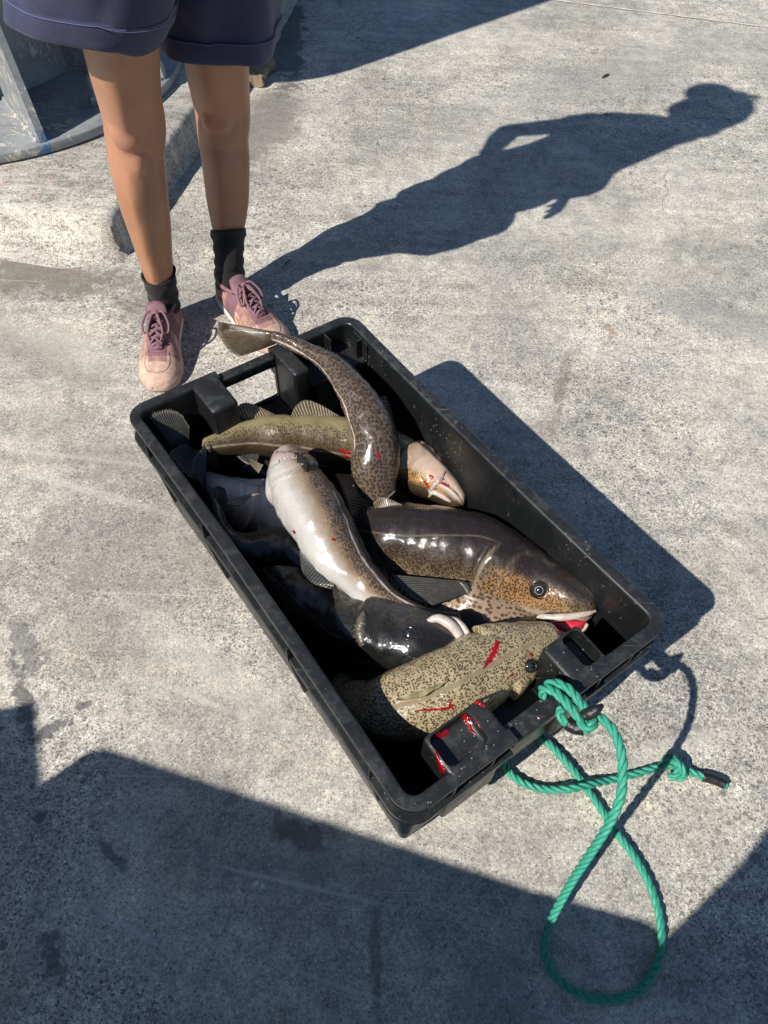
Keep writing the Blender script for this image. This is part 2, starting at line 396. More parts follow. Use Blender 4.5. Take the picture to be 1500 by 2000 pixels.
def m_steel():
    k = Mat('painted_steel'); o = k.obj()
    b = k.mix(k.mr(k.noise(8, 7, .72, dist=.4), .35, .65), (.21, .225, .235), (.33, .345, .35))
    ch = k.mr(k.noise(19, 6, .7, vec=k.mapv(o, scale=(1, 1.6, 1)), dist=1.6), .55, .565)
    ch = k.math('MULTIPLY', ch, k.mr(k.noise(3.1, 3, .5, vec=k.mapv(o, loc=(1.2, 0, .4))), .5, .56))
    b = k.mix(ch, b, (.58, .53, .45))
    bl = k.mr(k.noise(13, 5, .65, vec=k.mapv(o, loc=(4, 1, 2))), .64, .665)
    b = k.mix(k.math('MULTIPLY', bl, .9), b, (.04, .20, .42))
    rd = k.mr(k.noise(21, 5, .7, vec=k.mapv(o, loc=(2, 7, 2))), .70, .72)
    b = k.mix(rd, b, (.5, .07, .08))
    k.set(Base_Color=b, Roughness=.5, Metallic=.15, Normal=k.bump(k.math('ADD', k.noise(60, 5, .7), ch), .4, .0015)); return k.m
M_steel = m_steel()
M_galv = simple('galvanised_steel', (.42, .43, .43), .42, .35, 60, .4, Metallic=.6)
def m_wood():
    k = Mat('driftwood'); v = k.mapv(k.obj(), scale=(60, 60, 6), rot=(0, R(90), R(52)))
    n1 = k.noise(1.2, 6, .7, vec=v)
    k.set(Base_Color=k.ramp(n1, [(.3, (.10, .07, .04)), (.55, (.33, .24, .15)), (.75, (.42, .33, .22))]), Roughness=.85, Normal=k.bump(n1, .8, .003)); return k.m
M_wood = m_wood()
M_caster_grey = simple('grey_caster_plastic', (.35, .37, .39), .5, .12, 12, .3)  # plastics of the added shadow casters
M_caster_blue = simple('blue_caster_plastic', (.05, .13, .25), .5, .15, 12, .3)

def m_fish(name, back, flank, belly, spot, sscale=130, thr=(.36, .5), sp=.9, spend=.75, blood=.0, edge=(.34, .52, .72), cheek=None, rough=.27, pearl=0, latc=(.55, .5, .42), throat=None, tuf=(.30, .2)):
    k = Mat(name); uv = k.attr('skin').outputs['Vector']; bk = k.attr('bk').outputs['Fac']; uf = k.attr('uf').outputs['Fac']
    wob = k.math('ADD', bk, k.math('MULTIPLY', k.math('SUBTRACT', k.noise(26, 5, .65, vec=uv), .5), .16))
    col = k.ramp(wob, [(edge[0]-.14, back), (edge[0]+.06, tuple((np.array(back)+flank)/2)), (edge[1], flank), (edge[2], belly)])
    if cheek is not None:       # brassy cheek and gill cover
        cm = k.math('MULTIPLY', k.math('MULTIPLY', k.mr(uf, .33, .24), k.mr(uf, .03, .1)), k.math('MULTIPLY', k.mr(bk, .38, .47), k.mr(bk, .80, .66)))
        cm = k.math('MULTIPLY', cm, k.ramp(k.noise(40, 4, .6, vec=uv), [(.35, .45), (.65, 1)]))
        col = k.mix(cm, col, cheek)
    fine = k.ramp(k.noise(420, 3, .7, vec=uv), [(.3, .75), (.7, 1.22)])
    col = k.mix(.7, col, fine, 'MULTIPLY')
    d = k.n('ShaderNodeVectorMath', operation='ADD'); k.l(uv, d.inputs[0])
    nn = k.n('ShaderNodeTexNoise'); nn.inputs['Scale'].default_value = 120; nn.inputs['Detail'].default_value = 2; k.l(uv, nn.inputs['Vector'])
    sc = k.n('ShaderNodeVectorMath', operation='SCALE'); sc.inputs['Scale'].default_value = .0035; k.l(nn.outputs['Color'], sc.inputs[0]); k.l(sc.outputs[0], d.inputs[1])
    vd = k.voro(sscale, vec=d.outputs[0], rnd=.72)
    vv = k.math('ADD', vd, k.math('MULTIPLY', k.math('SUBTRACT', k.noise(38, 3, .6, vec=uv), .5), .16))
    headf = k.mr(uf, .1, .3, .06, 0)
    spm = k.math('MULTIPLY', k.mr(k.math('ADD', vv, headf), thr[1], thr[0]), k.mr(wob, spend+.06, spend-.1))
    col = k.mix(k.math('MULTIPLY', spm, sp), col, spot)
    lat = k.attr('lat').outputs['Fac']
    lm = k.math('MULTIPLY', k.mr(k.math('ABSOLUTE', lat), .0022, .0009), k.ramp(k.noise(90, 2, .5, vec=uv), [(.3, .35), (.55, 1)]))
    lm = k.math('MULTIPLY', lm, k.mr(uf, .27, .32))
    col = k.mix(k.math('MULTIPLY', lm, .8), col, latc)
    gc = k.attr('gc').outputs['Fac']; col = k.mix(k.math('MULTIPLY', gc, .55), col, k.mix(.6, tuple((np.array(flank)+belly)/2*1.1), fine, 'MULTIPLY'))
    if blood:
        bm_ = k.mr(k.noise(34, 5, .7, vec=k.mapv(uv, scale=(1, 1.8, 1)), dist=1.2), .76-blood*.12, .785-blood*.12)
        col = k.mix(k.math('MULTIPLY', bm_, .85), col, (.33, .012, .015))
    h = k.math('ADD', k.math('MULTIPLY', k.voro(900, vec=uv), .7), k.math('MULTIPLY', k.noise(140, 4, .65, vec=uv), 1.6))
    if throat is not None:
        tm = k.math('MULTIPLY', k.mr(uf, *tuf), k.mr(bk, .5, .66)); col = k.mix(tm, col, k.mix(.6, throat, fine, 'MULTIPLY'))
    k.set(Base_Color=col, Roughness=k.ramp(k.noise(130, 3, .6, vec=uv), [(.3, rough-.06), (.7, rough+.2)]), Normal=k.bump(h, .32, .0013),
          Coat_Weight=1.0, Coat_Roughness=.045)
    k.b.inputs['Specular IOR Level'].default_value = .12
    k.b.inputs['Coat Normal'].default_value = (0, 0, 0)
    k.l(k.bump(k.math('ADD', k.math('MULTIPLY', k.noise(480, 2, .6, vec=uv), .9), k.math('MULTIPLY', k.noise(95, 3, .6, vec=uv), 1.8)), .36, .0010), k.b.inputs['Coat Normal'])
    k.b.inputs['Subsurface Weight'].default_value = .05; k.b.inputs['Subsurface Scale'].default_value = .004
    return k.m
def m_fin(name, a, b, edge=None, tr=.25):
    k = Mat(name); f = k.attr('ray').outputs['Vector']
    s = k.n('ShaderNodeSeparateXYZ'); k.l(f, s.inputs[0])
    ph = k.math('FRACT', s.outputs[0]); ray = k.mr(k.math('ABSOLUTE', k.math('SUBTRACT', ph, .5)), .12, .3, 1, 0)
    c = k.mix(ray, a, b)
    c = k.mix(.7, c, k.ramp(k.noise(120, 3, .6), [(.3, .6), (.7, 1.3)]), 'MULTIPLY')
    if edge is not None: c = k.mix(k.math('MULTIPLY', k.mr(s.outputs[1], .88, 1.0), .7), c, edge)
    k.set(Base_Color=c, Roughness=.3, Coat_Weight=.5, Coat_Roughness=.1, Normal=k.bump(ray, .5, .001))
    tl = k.n('ShaderNodeBsdfTranslucent'); k.l(c, tl.inputs[0]); mx = k.n('ShaderNodeMixShader'); mx.inputs[0].default_value = tr
    out = k.t.nodes['Material Output']; k.l(k.b.outputs[0], mx.inputs[1]); k.l(tl.outputs[0], mx.inputs[2]); k.l(mx.outputs[0], out.inputs[0])
    return k.m
F_dark = m_fin('fin_dark', (.018, .018, .017), (.065, .06, .05), (.12, .11, .09))
F_olive = m_fin('fin_olive', (.075, .055, .032), (.17, .13, .075), (.3, .26, .18))
F_pale = m_fin('fin_pale', (.11, .09, .055), (.42, .36, .25), (.4, .35, .26))
F_cream = m_fin('fin_cream', (.34, .28, .14), (.46, .40, .22), None, .1)
F_grey = m_fin('fin_grey', (.035, .035, .035), (.12, .115, .1), (.35, .32, .28))
# fish skins
S_leopard = m_fish('cod_skin_leopard', (.115, .085, .062), (.175, .135, .10), (.33, .28, .22), (.034, .022, .013), 172, (.42, .56), .85, .99, .12, latc=(.66, .54, .46))
S_olive = m_fish('cod_skin_olive', (.03, .022, .013), (.12, .083, .042), (.235, .19, .10), (.03, .02, .01), 330, (.38, .54), .8, .80, .2, edge=(.40, .56, .76), latc=(.26, .22, .16), cheek=(.50, .27, .07), throat=(.50, .37, .29))
S_white = m_fish('cod_skin_white', (.075, .052, .038), (.27, .19, .125), (.455, .44, .415), (.035, .022, .014), 235, (.42, .56), .8, .52, .06, edge=(.36, .55, .74), latc=(.6, .54, .47), throat=(.40, .31, .29), tuf=(.10, .02))
S_brown = m_fish('cod_skin_brown', (.024, .019, .018), (.15, .105, .06), (.5, .4, .3), (.018, .011, .008), 290, (.40, .56), .85, .78, .0, edge=(.45, .58, .86), cheek=(.35, .19, .07), rough=.26, latc=(.10, .08, .065))
S_black = m_fish('cod_skin_black', (.007, .007, .007), (.024, .022, .019), (.09, .08, .065), (.005, .005, .005), 260, (.34, .5), .5, .8, .0, rough=.24, latc=(.06, .055, .05))
S_cream = m_fish('cod_skin_cream', (.35, .285, .175), (.45, .36, .20), (.58, .48, .28), (.06, .04, .022), 330, (.36, .54), .93, .99, .0, edge=(.3, .5, .8), latc=(.40, .33, .2))
S_tan = m_fish('cod_skin_tan', (.30, .21, .14), (.34, .26, .19), (.4, .33, .28), (.06, .03, .015), 150, (.36, .48), .85, .9, .1)
S_belly = m_fish('cod_skin_pale', (.09, .07, .06), (.32, .28, .25), (.62, .58, .55), (.05, .035, .03), 200, (.34, .5), .5, .5, .1)
M_eye = simple('eye_iris', (.022, .018, .014), .15, .3, 300, Coat_Weight=1.)
M_iris = simple('iris_ring', (.50, .40, .24), .2, .2, 300)
M_pupil = Mat('pupil').set(Base_Color=(.006, .018, .045), Roughness=.08, Coat_Weight=1.).m
M_lip = simple('lip_flesh', (.50, .42, .37), .3, .2, 90, .3, Coat_Weight=.6)
M_mouth = simple('mouth_flesh', (.50, .03, .045), .22, .5, 70, .5, 160, .002, Coat_Weight=.8)

# ------------------------------------------------------------------ the setting
def ground():
    n = 60; xs = np.concatenate([np.linspace(-60, -2, 12), np.linspace(-1.8, 2.2, 40), np.linspace(2.5, 60, 12)])
    ys = np.concatenate([np.linspace(-60, -1.2, 12), np.linspace(-1, 4, 50), np.linspace(4.3, 60, 12)])
    v = [(x, y, 0) for y in ys for x in xs]; m = len(xs)
    f = [(j*m+i, j*m+i+1, (j+1)*m+i+1, (j+1)*m+i) for j in range(len(ys)-1) for i in range(m-1)]
    o = link('ground', mesh(v, f), M_conc); tag(o, kind='structure')
ground()
# pale filled joint scored across the quay, top right
a, b = P(1040, -4), P(1560, 62); dj = (b-a).normalized(); nj = V((-dj.y, dj.x, 0))
a = a-dj*.02; b = b+dj*1.5
pts = []
for i in range(81):
    t = i/80; q = a.lerp(b, t); wv = .0035+.0022*math.sin(i*1.7)+.001*random.random()
    pts += [q+nj*wv+V((0, 0, .003)), q-nj*wv+V((0, 0, .003))]
jm = simple('joint_mortar', (.62, .59, .53), .9, .25, 80)
j = link('pavement_joint', mesh(pts, [(2*i, 2*i+1, 2*i+3, 2*i+2) for i in range(80)]), jm); tag(j, kind='structure')

# ---- raised concrete plinth
def plinth():
    zt = .095
    top = [(-.705, 1.625), (-.655, 1.93), (-.592, 2.27), (-.50, 2.85), (-.42, 3.5), (-2.9, 3.6), (-2.9, 2.15), (-1.6, 1.83), (-1.06, 1.70), (-.86, 1.655)]
    def inset(poly, d):
        n = len(poly); out = []
        for i in range(n):
            p0, p1, p2 = V(poly[i-1]), V(poly[i]), V(poly[(i+1) % n])
            e1 = (p1-p0).normalized(); e2 = (p2-p1).normalized(); n1 = V((e1.y, -e1.x)); n2 = V((e2.y, -e2.x))
            nn = (n1+n2).normalized(); out.append(p1+nn*d/max(.3, nn.dot(n1)))
        return out
    area = sum(top[i][0]*top[(i+1) % 10][1]-top[(i+1) % 10][0]*top[i][1] for i in range(10))
    sg = 1 if area > 0 else -1
    # densify outline
    dense = []
    for i in range(10):
        p, q = V(top[i]), V(top[(i+1) % 10]); k = max(2, int((q-p).length/.03))
        for t in range(k): dense.append(tuple(p.lerp(q, t/k)))
    n = len(dense); rn = rng.normal(0, 1, n); rn = np.convolve(np.r_[rn, rn, rn], np.ones(5)/5, 'same')[n:2*n]
    rings = []
    for off, z, am in ((-.012, zt, .0008), (-.005, zt-.004, .003), (.003, zt-.012, .004), (.006, .05, .004), (.012, .022, .003), (.022, .006, .004), (.034, -.01, .004)):
        rr = inset(dense, off*sg)
        # front side slopes out gently towards the ground
        r_ = []
        for i, p in enumerate(rr):
            ex = 0
            if p.y < 2.3 and p.x < -.72 and off > 0: ex = {.009: .012, .012: .03, .022: .055, .034: .09}.get(off, .004)*min(1, (-.72-p.x)/.1)
            r_.append((p.x+rn[i]*am, p.y-ex+rn[(i+3) % n]*am, z+rn[(i+7) % n]*am*.5))
        rings.append(r_)
    vs_, fs_ = rings_mesh(rings, False); vs_ = list(vs_); c = len(vs_)
    ctr = [(p[0], p[1], zt+.001) for p in rings[0]]; fs_.append(tuple(range(n))[::-1])
    o = MB(); o.add((vs_, fs_)); me = o.me()
    ob = link('concrete_plinth', me, M_plinth)
    tag(ob, 'low concrete plinth with chipped edge and red flecks under the steel pedestal', 'plinth')
plinth()

# ---- steel pedestal: flange, column, gussets, bolts, drum
def pedestal():
    cx, cy, r0 = -1.3015, 2.418, .618; z0, z1 = .098, .124
    t = empty('steel_pedestal', (cx, cy, z0), 'round grey steel pedestal with gusset plates and chipped paint bolted to the plinth', 'pedestal')
    def lathe(prof, m=160):
        rg = [[(cx+r*math.cos(a), cy+r*math.sin(a), z) for a in np.linspace(0, 2*math.pi, m, endpoint=False)] for r, z in prof]
        return rings_mesh(rg, True)
    me = MB().add(lathe([(r0-.004, z0), (r0, z0+.003), (r0, z1-.002), (r0-.003, z1), (.30, z1+.0005)])).me()
    link('flange', bevel(me, .001, 1), M_steel, t, True)
    me = MB().add(lathe([(.312, z1), (.306, z1+.012), (.30, z1+.02), (.30, .80), (.34, .84), (.50, .93), (.53, .96), (.53, 2.4), (.50, 2.45)])).me()
    link('column', me, M_steel, t)
    p1 = P(84, 277, .124); a1 = math.atan2(p1.y-cy, p1.x-cx)
    p2 = P(173, 131, .124); a2 = math.atan2(p2.y-cy, p2.x-cx)
    step = a2-a1
    ang = a1
    k = 0
    while k < 10:
        A = a1+step*0 + k*math.pi*2/round(2*math.pi/abs(step)) * (1 if step > 0 else -1)
        if k >= round(2*math.pi/abs(step)): break
        ca, sa = math.cos(A), math.sin(A); th = .011
        prof = [(.29, z1), (.607, z1), (.603, z1+.03), (.47, z1+.36), (.36, z1+.6), (.29, z1+.62)]
        vs_ = []
        for s in (-1, 1):
            for r, z in prof: vs_.append((cx+r*ca-s*th*sa, cy+r*sa+s*th*ca, z))
        n = len(prof); fs_ = [tuple(range(n))[::-1], tuple(range(n, 2*n))]+[(i, (i+1) % n, n+(i+1) % n, n+i) for i in range(n)]
        g = link('gusset', bevel(MB().add((vs_, fs_)).me(), .0015, 1), M_steel, t, False)
        # weld bead at the foot
        wp = []
        for s in (-1, 1):
            pts = [(cx+r*ca-s*(th+.003)*sa, cy+r*sa+s*(th+.003)*ca, z1+.002) for r in np.linspace(.31, .6, 40)]
            wp.append(tube([(p[0], p[1], p[2]+.0012*math.sin(i*1.9)) for i, p in enumerate(pts)], .006, 6))
        m = MB(); [m.add(x) for x in wp]; link('weld_bead', m.me(), M_steel, t)
        # stud between gussets
        B = A+math.pi/round(2*math.pi/abs(step))
        bx, by = cx+.52*math.cos(B), cy+.52*math.sin(B)
        lt = lambda prof, m=20: rings_mesh([[(bx+r*math.cos(q), by+r*math.sin(q), z) for q in np.linspace(0, 2*math.pi, m, endpoint=False)] for r, z in prof])
        mm = MB().add(lt([(.027, z1), (.027, z1+.004)])).add(lt([(.020, z1+.004), (.0215, z1+.007), (.0215, z1+.021), (.018, z1+.025)], 6))
        zz = [(.012 if i % 2 else .0105, z1+.024+i*.0022) for i in range(24)]+[(.009, z1+.079)]
        mm.add(lt(zz)); link('bolt', mm.me(), M_galv, t, False)
        k += 1
pedestal()

# ---- driftwood chunk behind the legs
def wood():
    pts = [P(497, 160, .018), P(508, 140, .02), P(526, 122, .02)]
    pts, _ = catmull([tuple(p) for p in pts], 16); T, N, B = frames(pts); rg = []
    for i in range(16):
        w_ = .03*(1-.25*(i/15)); h_ = .017
        rg.append([pts[i]+N[i]*w_*math.copysign(abs(math.cos(a))**.6, math.cos(a))*(1+.12*random.uniform(-1, 1))+B[i]*h_*math.copysign(abs(math.sin(a))**.6, math.sin(a))*(1+.15*random.uniform(-1, 1)) for a in np.linspace(0, 2*math.pi, 18, endpoint=False)])
    o = link('wood_chunk', MB().add(rings_mesh(rg)).me(), M_wood, None, False)
    tag(o, 'small weathered chunk of brown wood lying on the concrete behind the legs', 'wood')
wood()

def scrap(pa, pb, r, mat, label):
    a_, b_ = P(*pa, .003), P(*pb, .003); m_ = (a_+b_)/2+V((.002, .003, .002))
    o = link('scrap', MB().add(tube([tuple(a_), tuple(m_), tuple(b_)], [r*.3, r, r*.25], 7, 12)).me(), mat, None, False); tag(o, label, 'scrap')
M_scrap = simple('dried_scrap', (.22, .07, .06), .8, .3, 200, .8, 400, .002)
M_crumb = simple('dark_crumb', (.05, .045, .04), .8, .3, 200, .8, 400, .002)
scrap((552, 522), (568, 506), .0028, M_scrap, 'thin reddish scrap on the concrete beside the leg shadow of the person')
scrap((1176, 152), (1190, 145), .005, M_crumb, 'small dark crumb lying on sunlit concrete above the shadow of the head')
# ------------------------------------------------------------------ the crate
YAW = R(-52.583); CX, CY = -.01735, .65606; L2, W2, H = .38665, .2219, .2736
ca_, sa_ = math.cos(YAW), math.sin(YAW)
def K(u, v, z=0.0): return V((CX+u*ca_-v*sa_, CY+u*sa_+v*ca_, z))
crate = empty('fish_crate', (CX, CY, 0), 'black plastic fish crate full of cod standing on the concrete quay', 'crate')
def rrect(o, z, m=10, r=.034):
    hx, hy = L2-o, W2-o; rr = max(.006, r-o); out = []
    for cx, cy, a0 in ((hx-rr, hy-rr, 0), (-hx+rr, hy-rr, 90), (-hx+rr, -hy+rr, 180), (hx-rr, -hy+rr, 270)):
        for i in range(m+1):
            a = R(a0+90*i/m); out.append((cx+rr*math.cos(a), cy+rr*math.sin(a), z))
    # subdivide the straights
    res = []
    for i in range(len(out)):
        p, q = np.array(out[i]), np.array(out[(i+1) % len(out)]); d = np.linalg.norm(p-q); k = max(1, int(d/.06))
        for t in range(k): res.append(tuple(p+(q-p)*t/k))
    return res
def crate_body():
    prof = [(.0012, H), (0, H-.0012), (0, H-.0075), (.0015, H-.009), (.012, H-.010), (.0135, .2315), (-.001, .2308), (-.0025, .2295), (-.0025, .2235), (-.001, .2225), (.0135, .2215),
            (.019, .10), (.0235, .045), (.030, .004), (.034, 0), (.042, .0005), (.042, .012), (.0365, .014), (.030, .03), (.0255, .10), (.0205, .235), (.0195, H-.008), (.0190, H-.0042), (.0180, H-.0018), (.0165, H-.0004), (.0150, H)]
    rg = [rrect(o, z) for o, z in prof]
    n0 = len(rg[0]); rg = [r for r in rg if len(r)]
    m = min(len(r) for r in rg)
    # resample to a common count
    def res(r, m=160):
        r = np.array(r+[r[0]]); s = np.r_[0, np.cumsum(np.linalg.norm(np.diff(r, axis=0), axis=1))]
        return r, s
    base = 4*(10+1)
    rg = []
    for o, z in prof:
        hx, hy = L2-o, W2-o; rr = max(.008, .034-o); loop = []
        cs = ((hx-rr, hy-rr, 0), (-hx+rr, hy-rr, 90), (-hx+rr, -hy+rr, 180), (hx-rr, -hy+rr, 270))
        for ci, (cx, cy, a0) in enumerate(cs):
            arc = [(cx+rr*math.cos(R(a0+90*i/9)), cy+rr*math.sin(R(a0+90*i/9)), z) for i in range(10)]
            nx = cs[(ci+1) % 4]; e = np.array((nx[0]+rr*math.cos(R(nx[2])), nx[1]+rr*math.sin(R(nx[2])), z))
            loop += arc
            s = np.array(arc[-1]); k = 14
            loop += [tuple(s+(e-s)*t/k) for t in range(1, k)]
        # long walls sag very slightly inwards
        loop = [(x, y-math.copysign(.0045*max(0, 1-(x/.36)**2), y), z) for x, y, z in loop]
        rg.append(loop)
    rg.append(rg[0])
    v, f = rings_mesh(rg[:-1], False); n = len(rg[0]); k = len(prof)
    for j in range(n): a, b = (k-1)*n+j, (k-1)*n+(j+1) % n; f.append((a, b, (j+1) % n, j))
    m = MB().add((v, f)); me = m.me()
    # hand holes cut through the ends
    cut = MB(); cut.box((-.42, -.056, .176), (-.33, .047, .2455)); cut.box((.33, -.056, .19), (.42, .047, .236))
    cut.box((-.42, -.056, .2585), (-.33, .047, .30)); cut.box((.33, -.056, .262), (.42, .047, .30))
    co = bpy.data.objects.new('cut', bevel(cut.me(), .004, 2)); C.objects.link(co)
    me = modded(me, [('BOOLEAN', dict(object=co, operation='DIFFERENCE', solver='EXACT'))])
    bpy.data.objects.remove(co)
    return me
def to_world(me):
    me.transform(Matrix.Translation((CX, CY, 0)) @ Matrix.Rotation(YAW, 4, 'Z')); return me
me = to_world(crate_body()); walls = link('walls', me, M_plastic, crate, True)
md = walls.modifiers.new('e', 'EDGE_SPLIT'); md.split_angle = R(32)
fl = MB().box((-L2+.038, -W2+.038, .004), (L2-.038, W2-.038, .013)); link('floor_panel', to_world(fl.me()), M_plastic, crate, False)
def outer_rib(along, s, w_):
    prof = [(.0155, .2620), (.0008, .2620), (.0002, .23), (.001, .222), (.0165, .10), (.0265, .10), (.018, .222)]
    pts = []
    for d in (-.0014, .0014):
        for o, z in prof:
            pts.append((w_+d, s*(W2-o), z) if along else (s*(L2-o), w_+d, z))
    n = len(prof); return link('outer_rib', to_world(MB().add((pts, [tuple(range(n))[::-1], tuple(range(n, 2*n))]+[(i, (i+1) % n, n+(i+1) % n, n+i) for i in range(n)])).me()), M_plastic, crate, False)
for s_ in (-1, 1):
    for u_ in (-.31, -.12, .12, .31): outer_rib(True, s_, u_)
    for v_ in (-.15, -.09, .09, .15): outer_rib(False, s_, v_)
def lug(u0, u1, v0, v1, z0, pocket, depth_=.03):
    """block moulded inside the crate end; pocket=(u0,u1,v0,v1) sunk in its top"""
    m = MB(); 
    o = [(u0, v0), (u1, v0), (u1, v1), (u0, v1)]
    m.box((min(u0, u1), v0, z0), (max(u0, u1), v1, H+.0006)); me = bevel(m.me(), .006, 3)
    if pocket:
        c = MB().box((pocket[0], pocket[2], H-depth_), (pocket[1], pocket[3], H+.05)); co = bpy.data.objects.new('cut', bevel(c.me(), .008, 3)); C.objects.link(co)
        me = modded(me, [('BOOLEAN', dict(object=co, operation='DIFFERENCE', solver='EXACT'))]); bpy.data.objects.remove(co)
        me = bevel(me, .0012, 2)
    o = link('handle_block', to_world(me), M_plastic, crate, True); mm = o.modifiers.new('e', 'EDGE_SPLIT'); mm.split_angle = R(30); return o
lug(.318, .380, -.150, -.058, .10, (.3225, .3665, -.144, -.083), .016)
lug(.313, .380, .049, .113, .10, (.3175, .3665, .078, .1075), .03)
lug(-.380, -.300, -.106, -.058, .09, None)
lug(-.380, -.300, .049, .080, .09, None)
def handle(u0, u1, z0, z1):
    o = link('handle', to_world(bevel(MB().box((u0, -.0575, z0), (u1, .0485, z1)).me(), .004, 3)), M_plastic, crate, True)
    mm = o.modifiers.new('e', 'EDGE_SPLIT'); mm.split_angle = R(30)
handle(-.3862, -.366, .2462, .2655); handle(.3605, .3862, .237, .2635)
# shelf and ribs in the far corner
sh = MB().box((-.370, .083, .225), (-.305, .2, .232)).box((-.370, .15, .2319), (-.345, .153, H-.004)).box((-.345, .1975, .2319), (-.300, .2005, H-.004)).box((-.318, .186, .2319), (-.315, .2005, H-.002)).box((-.304, .083, .15), (-.3015, .2, .232))
link('corner_shelf', bevel(to_world(sh.me()), .0012, 2), M_plastic, crate, False)
# sill panel under the far handle, inner ledge
sp = MB().box((-.3655, -.0575, .13), (-.306, .0485, .172)).box((-.3075, -.0575, .172), (-.3035, .0485, .176)); link('sill', bevel(to_world(sp.me()), .002, 2), M_plastic, crate, False)
sp = MB().box((.318, -.0575, .13), (.3655, .0485, .178)); link('sill', bevel(to_world(sp.me()), .002, 2), M_plastic, crate, False)

# ------------------------------------------------------------------ fish
def on_surf(bvh, px, py, off=0.0):
    o = V((0, 0, HC)); d = (P(px, py, 0)-o).normalized(); h = bvh.ray_cast(o, d)
    return (h[0]+h[1]*off, h[1]) if h[0] is not None else (None, None)
def surface_patch(bvh, px_pts, widths, off=.0006, n=30):
    """thin ribbon lying on a surface along a pixel path"""
    p, _ = catmull([(x, y, 0) for x, y in px_pts], n); wd = np.interp(np.linspace(0, 1, n), np.linspace(0, 1, len(widths)), widths)
    vs_ = []
    T = np.gradient(p[:, :2], axis=0); T /= np.linalg.norm(T, axis=1)[:, None]
    rows = []
    for i in range(n):
        row = []
        for s in (-1, -.5, 0, .5, 1):
            ww = wd[i]*(1+.55*rng.uniform(-1, 1))
            q, nr = on_surf(bvh, p[i][0]-T[i][1]*ww*s, p[i][1]+T[i][0]*ww*s, off*(1.6-abs(s)*1.7))
            row.append(q)
        if all(x is not None for x in row): rows.append(row)
    if len(rows) < 2: return None
    m = len(rows[0]); return ([x for r in rows for x in r], [(i*m+j, i*m+j+1, (i+1)*m+j+1, (i+1)*m+j) for i in range(len(rows)-1) for j in range(m-1)])
def fin(parent, name, base, tip, mat, rays=16, n=None, m=9, curl=0.0, jag=.03, thick=.0007, label=None):
    n = n or rays*4
    B, _ = catmull([tuple(p) for p in base], n); T, _ = catmull([tuple(p) for p in tip], n)
    nrm = np.cross(B[-1]-B[0], T[n//2]-B[n//2]); nrm /= max(1e-9, np.linalg.norm(nrm))
    G = np.zeros((n, m, 3)); A = np.zeros((n, m, 3))
    jg = 1+jag*rng.uniform(-1, .4, n)
    for i in range(n):
        t = i/(n-1)
        for j in range(m):
            w_ = j/(m-1); p = B[i]+(T[i]-B[i])*w_*(jg[i] if j == m-1 else 1)
            p = p+nrm*(.0009*math.cos(2*math.pi*t*rays)*min(1, w_*2)+curl*w_*w_+.003*math.sin(t*5+w_*2)*w_)
            G[i, j] = p; A[i, j] = (t*rays, w_, 0)
    vs_ = []; at = []
    for s in (1, -1):
        for i in range(n):
            for j in range(m): vs_.append(G[i, j]+nrm*thick*s*(1.2-.8*j/(m-1))); at.append(A[i, j])
    N = n*m; fs_ = []
    for i in range(n-1):
        for j in range(m-1):
            a = i*m+j; fs_.append((a, a+1, a+m+1, a+m)); fs_.append((N+a, N+a+m, N+a+m+1, N+a+1))
    for i in range(n-1):
        for j in (0, m-1): a, b = i*m+j, (i+1)*m+j; fs_.append((a, b, N+b, N+a) if j else (b, a, N+a, N+b))
    for j in range(m-1):
        for i in (0, n-1): a, b = i*m+j, i*m+j+1; fs_.append((a, N+a, N+b, b) if i else (b, N+b, N+a, a))
    me = mesh(vs_, fs_); vattr(me, 'ray', at); o = link(name, me, mat, parent)
    if label: o['label'] = label
    return o
GROUP = 'cod heaped in the black crate'
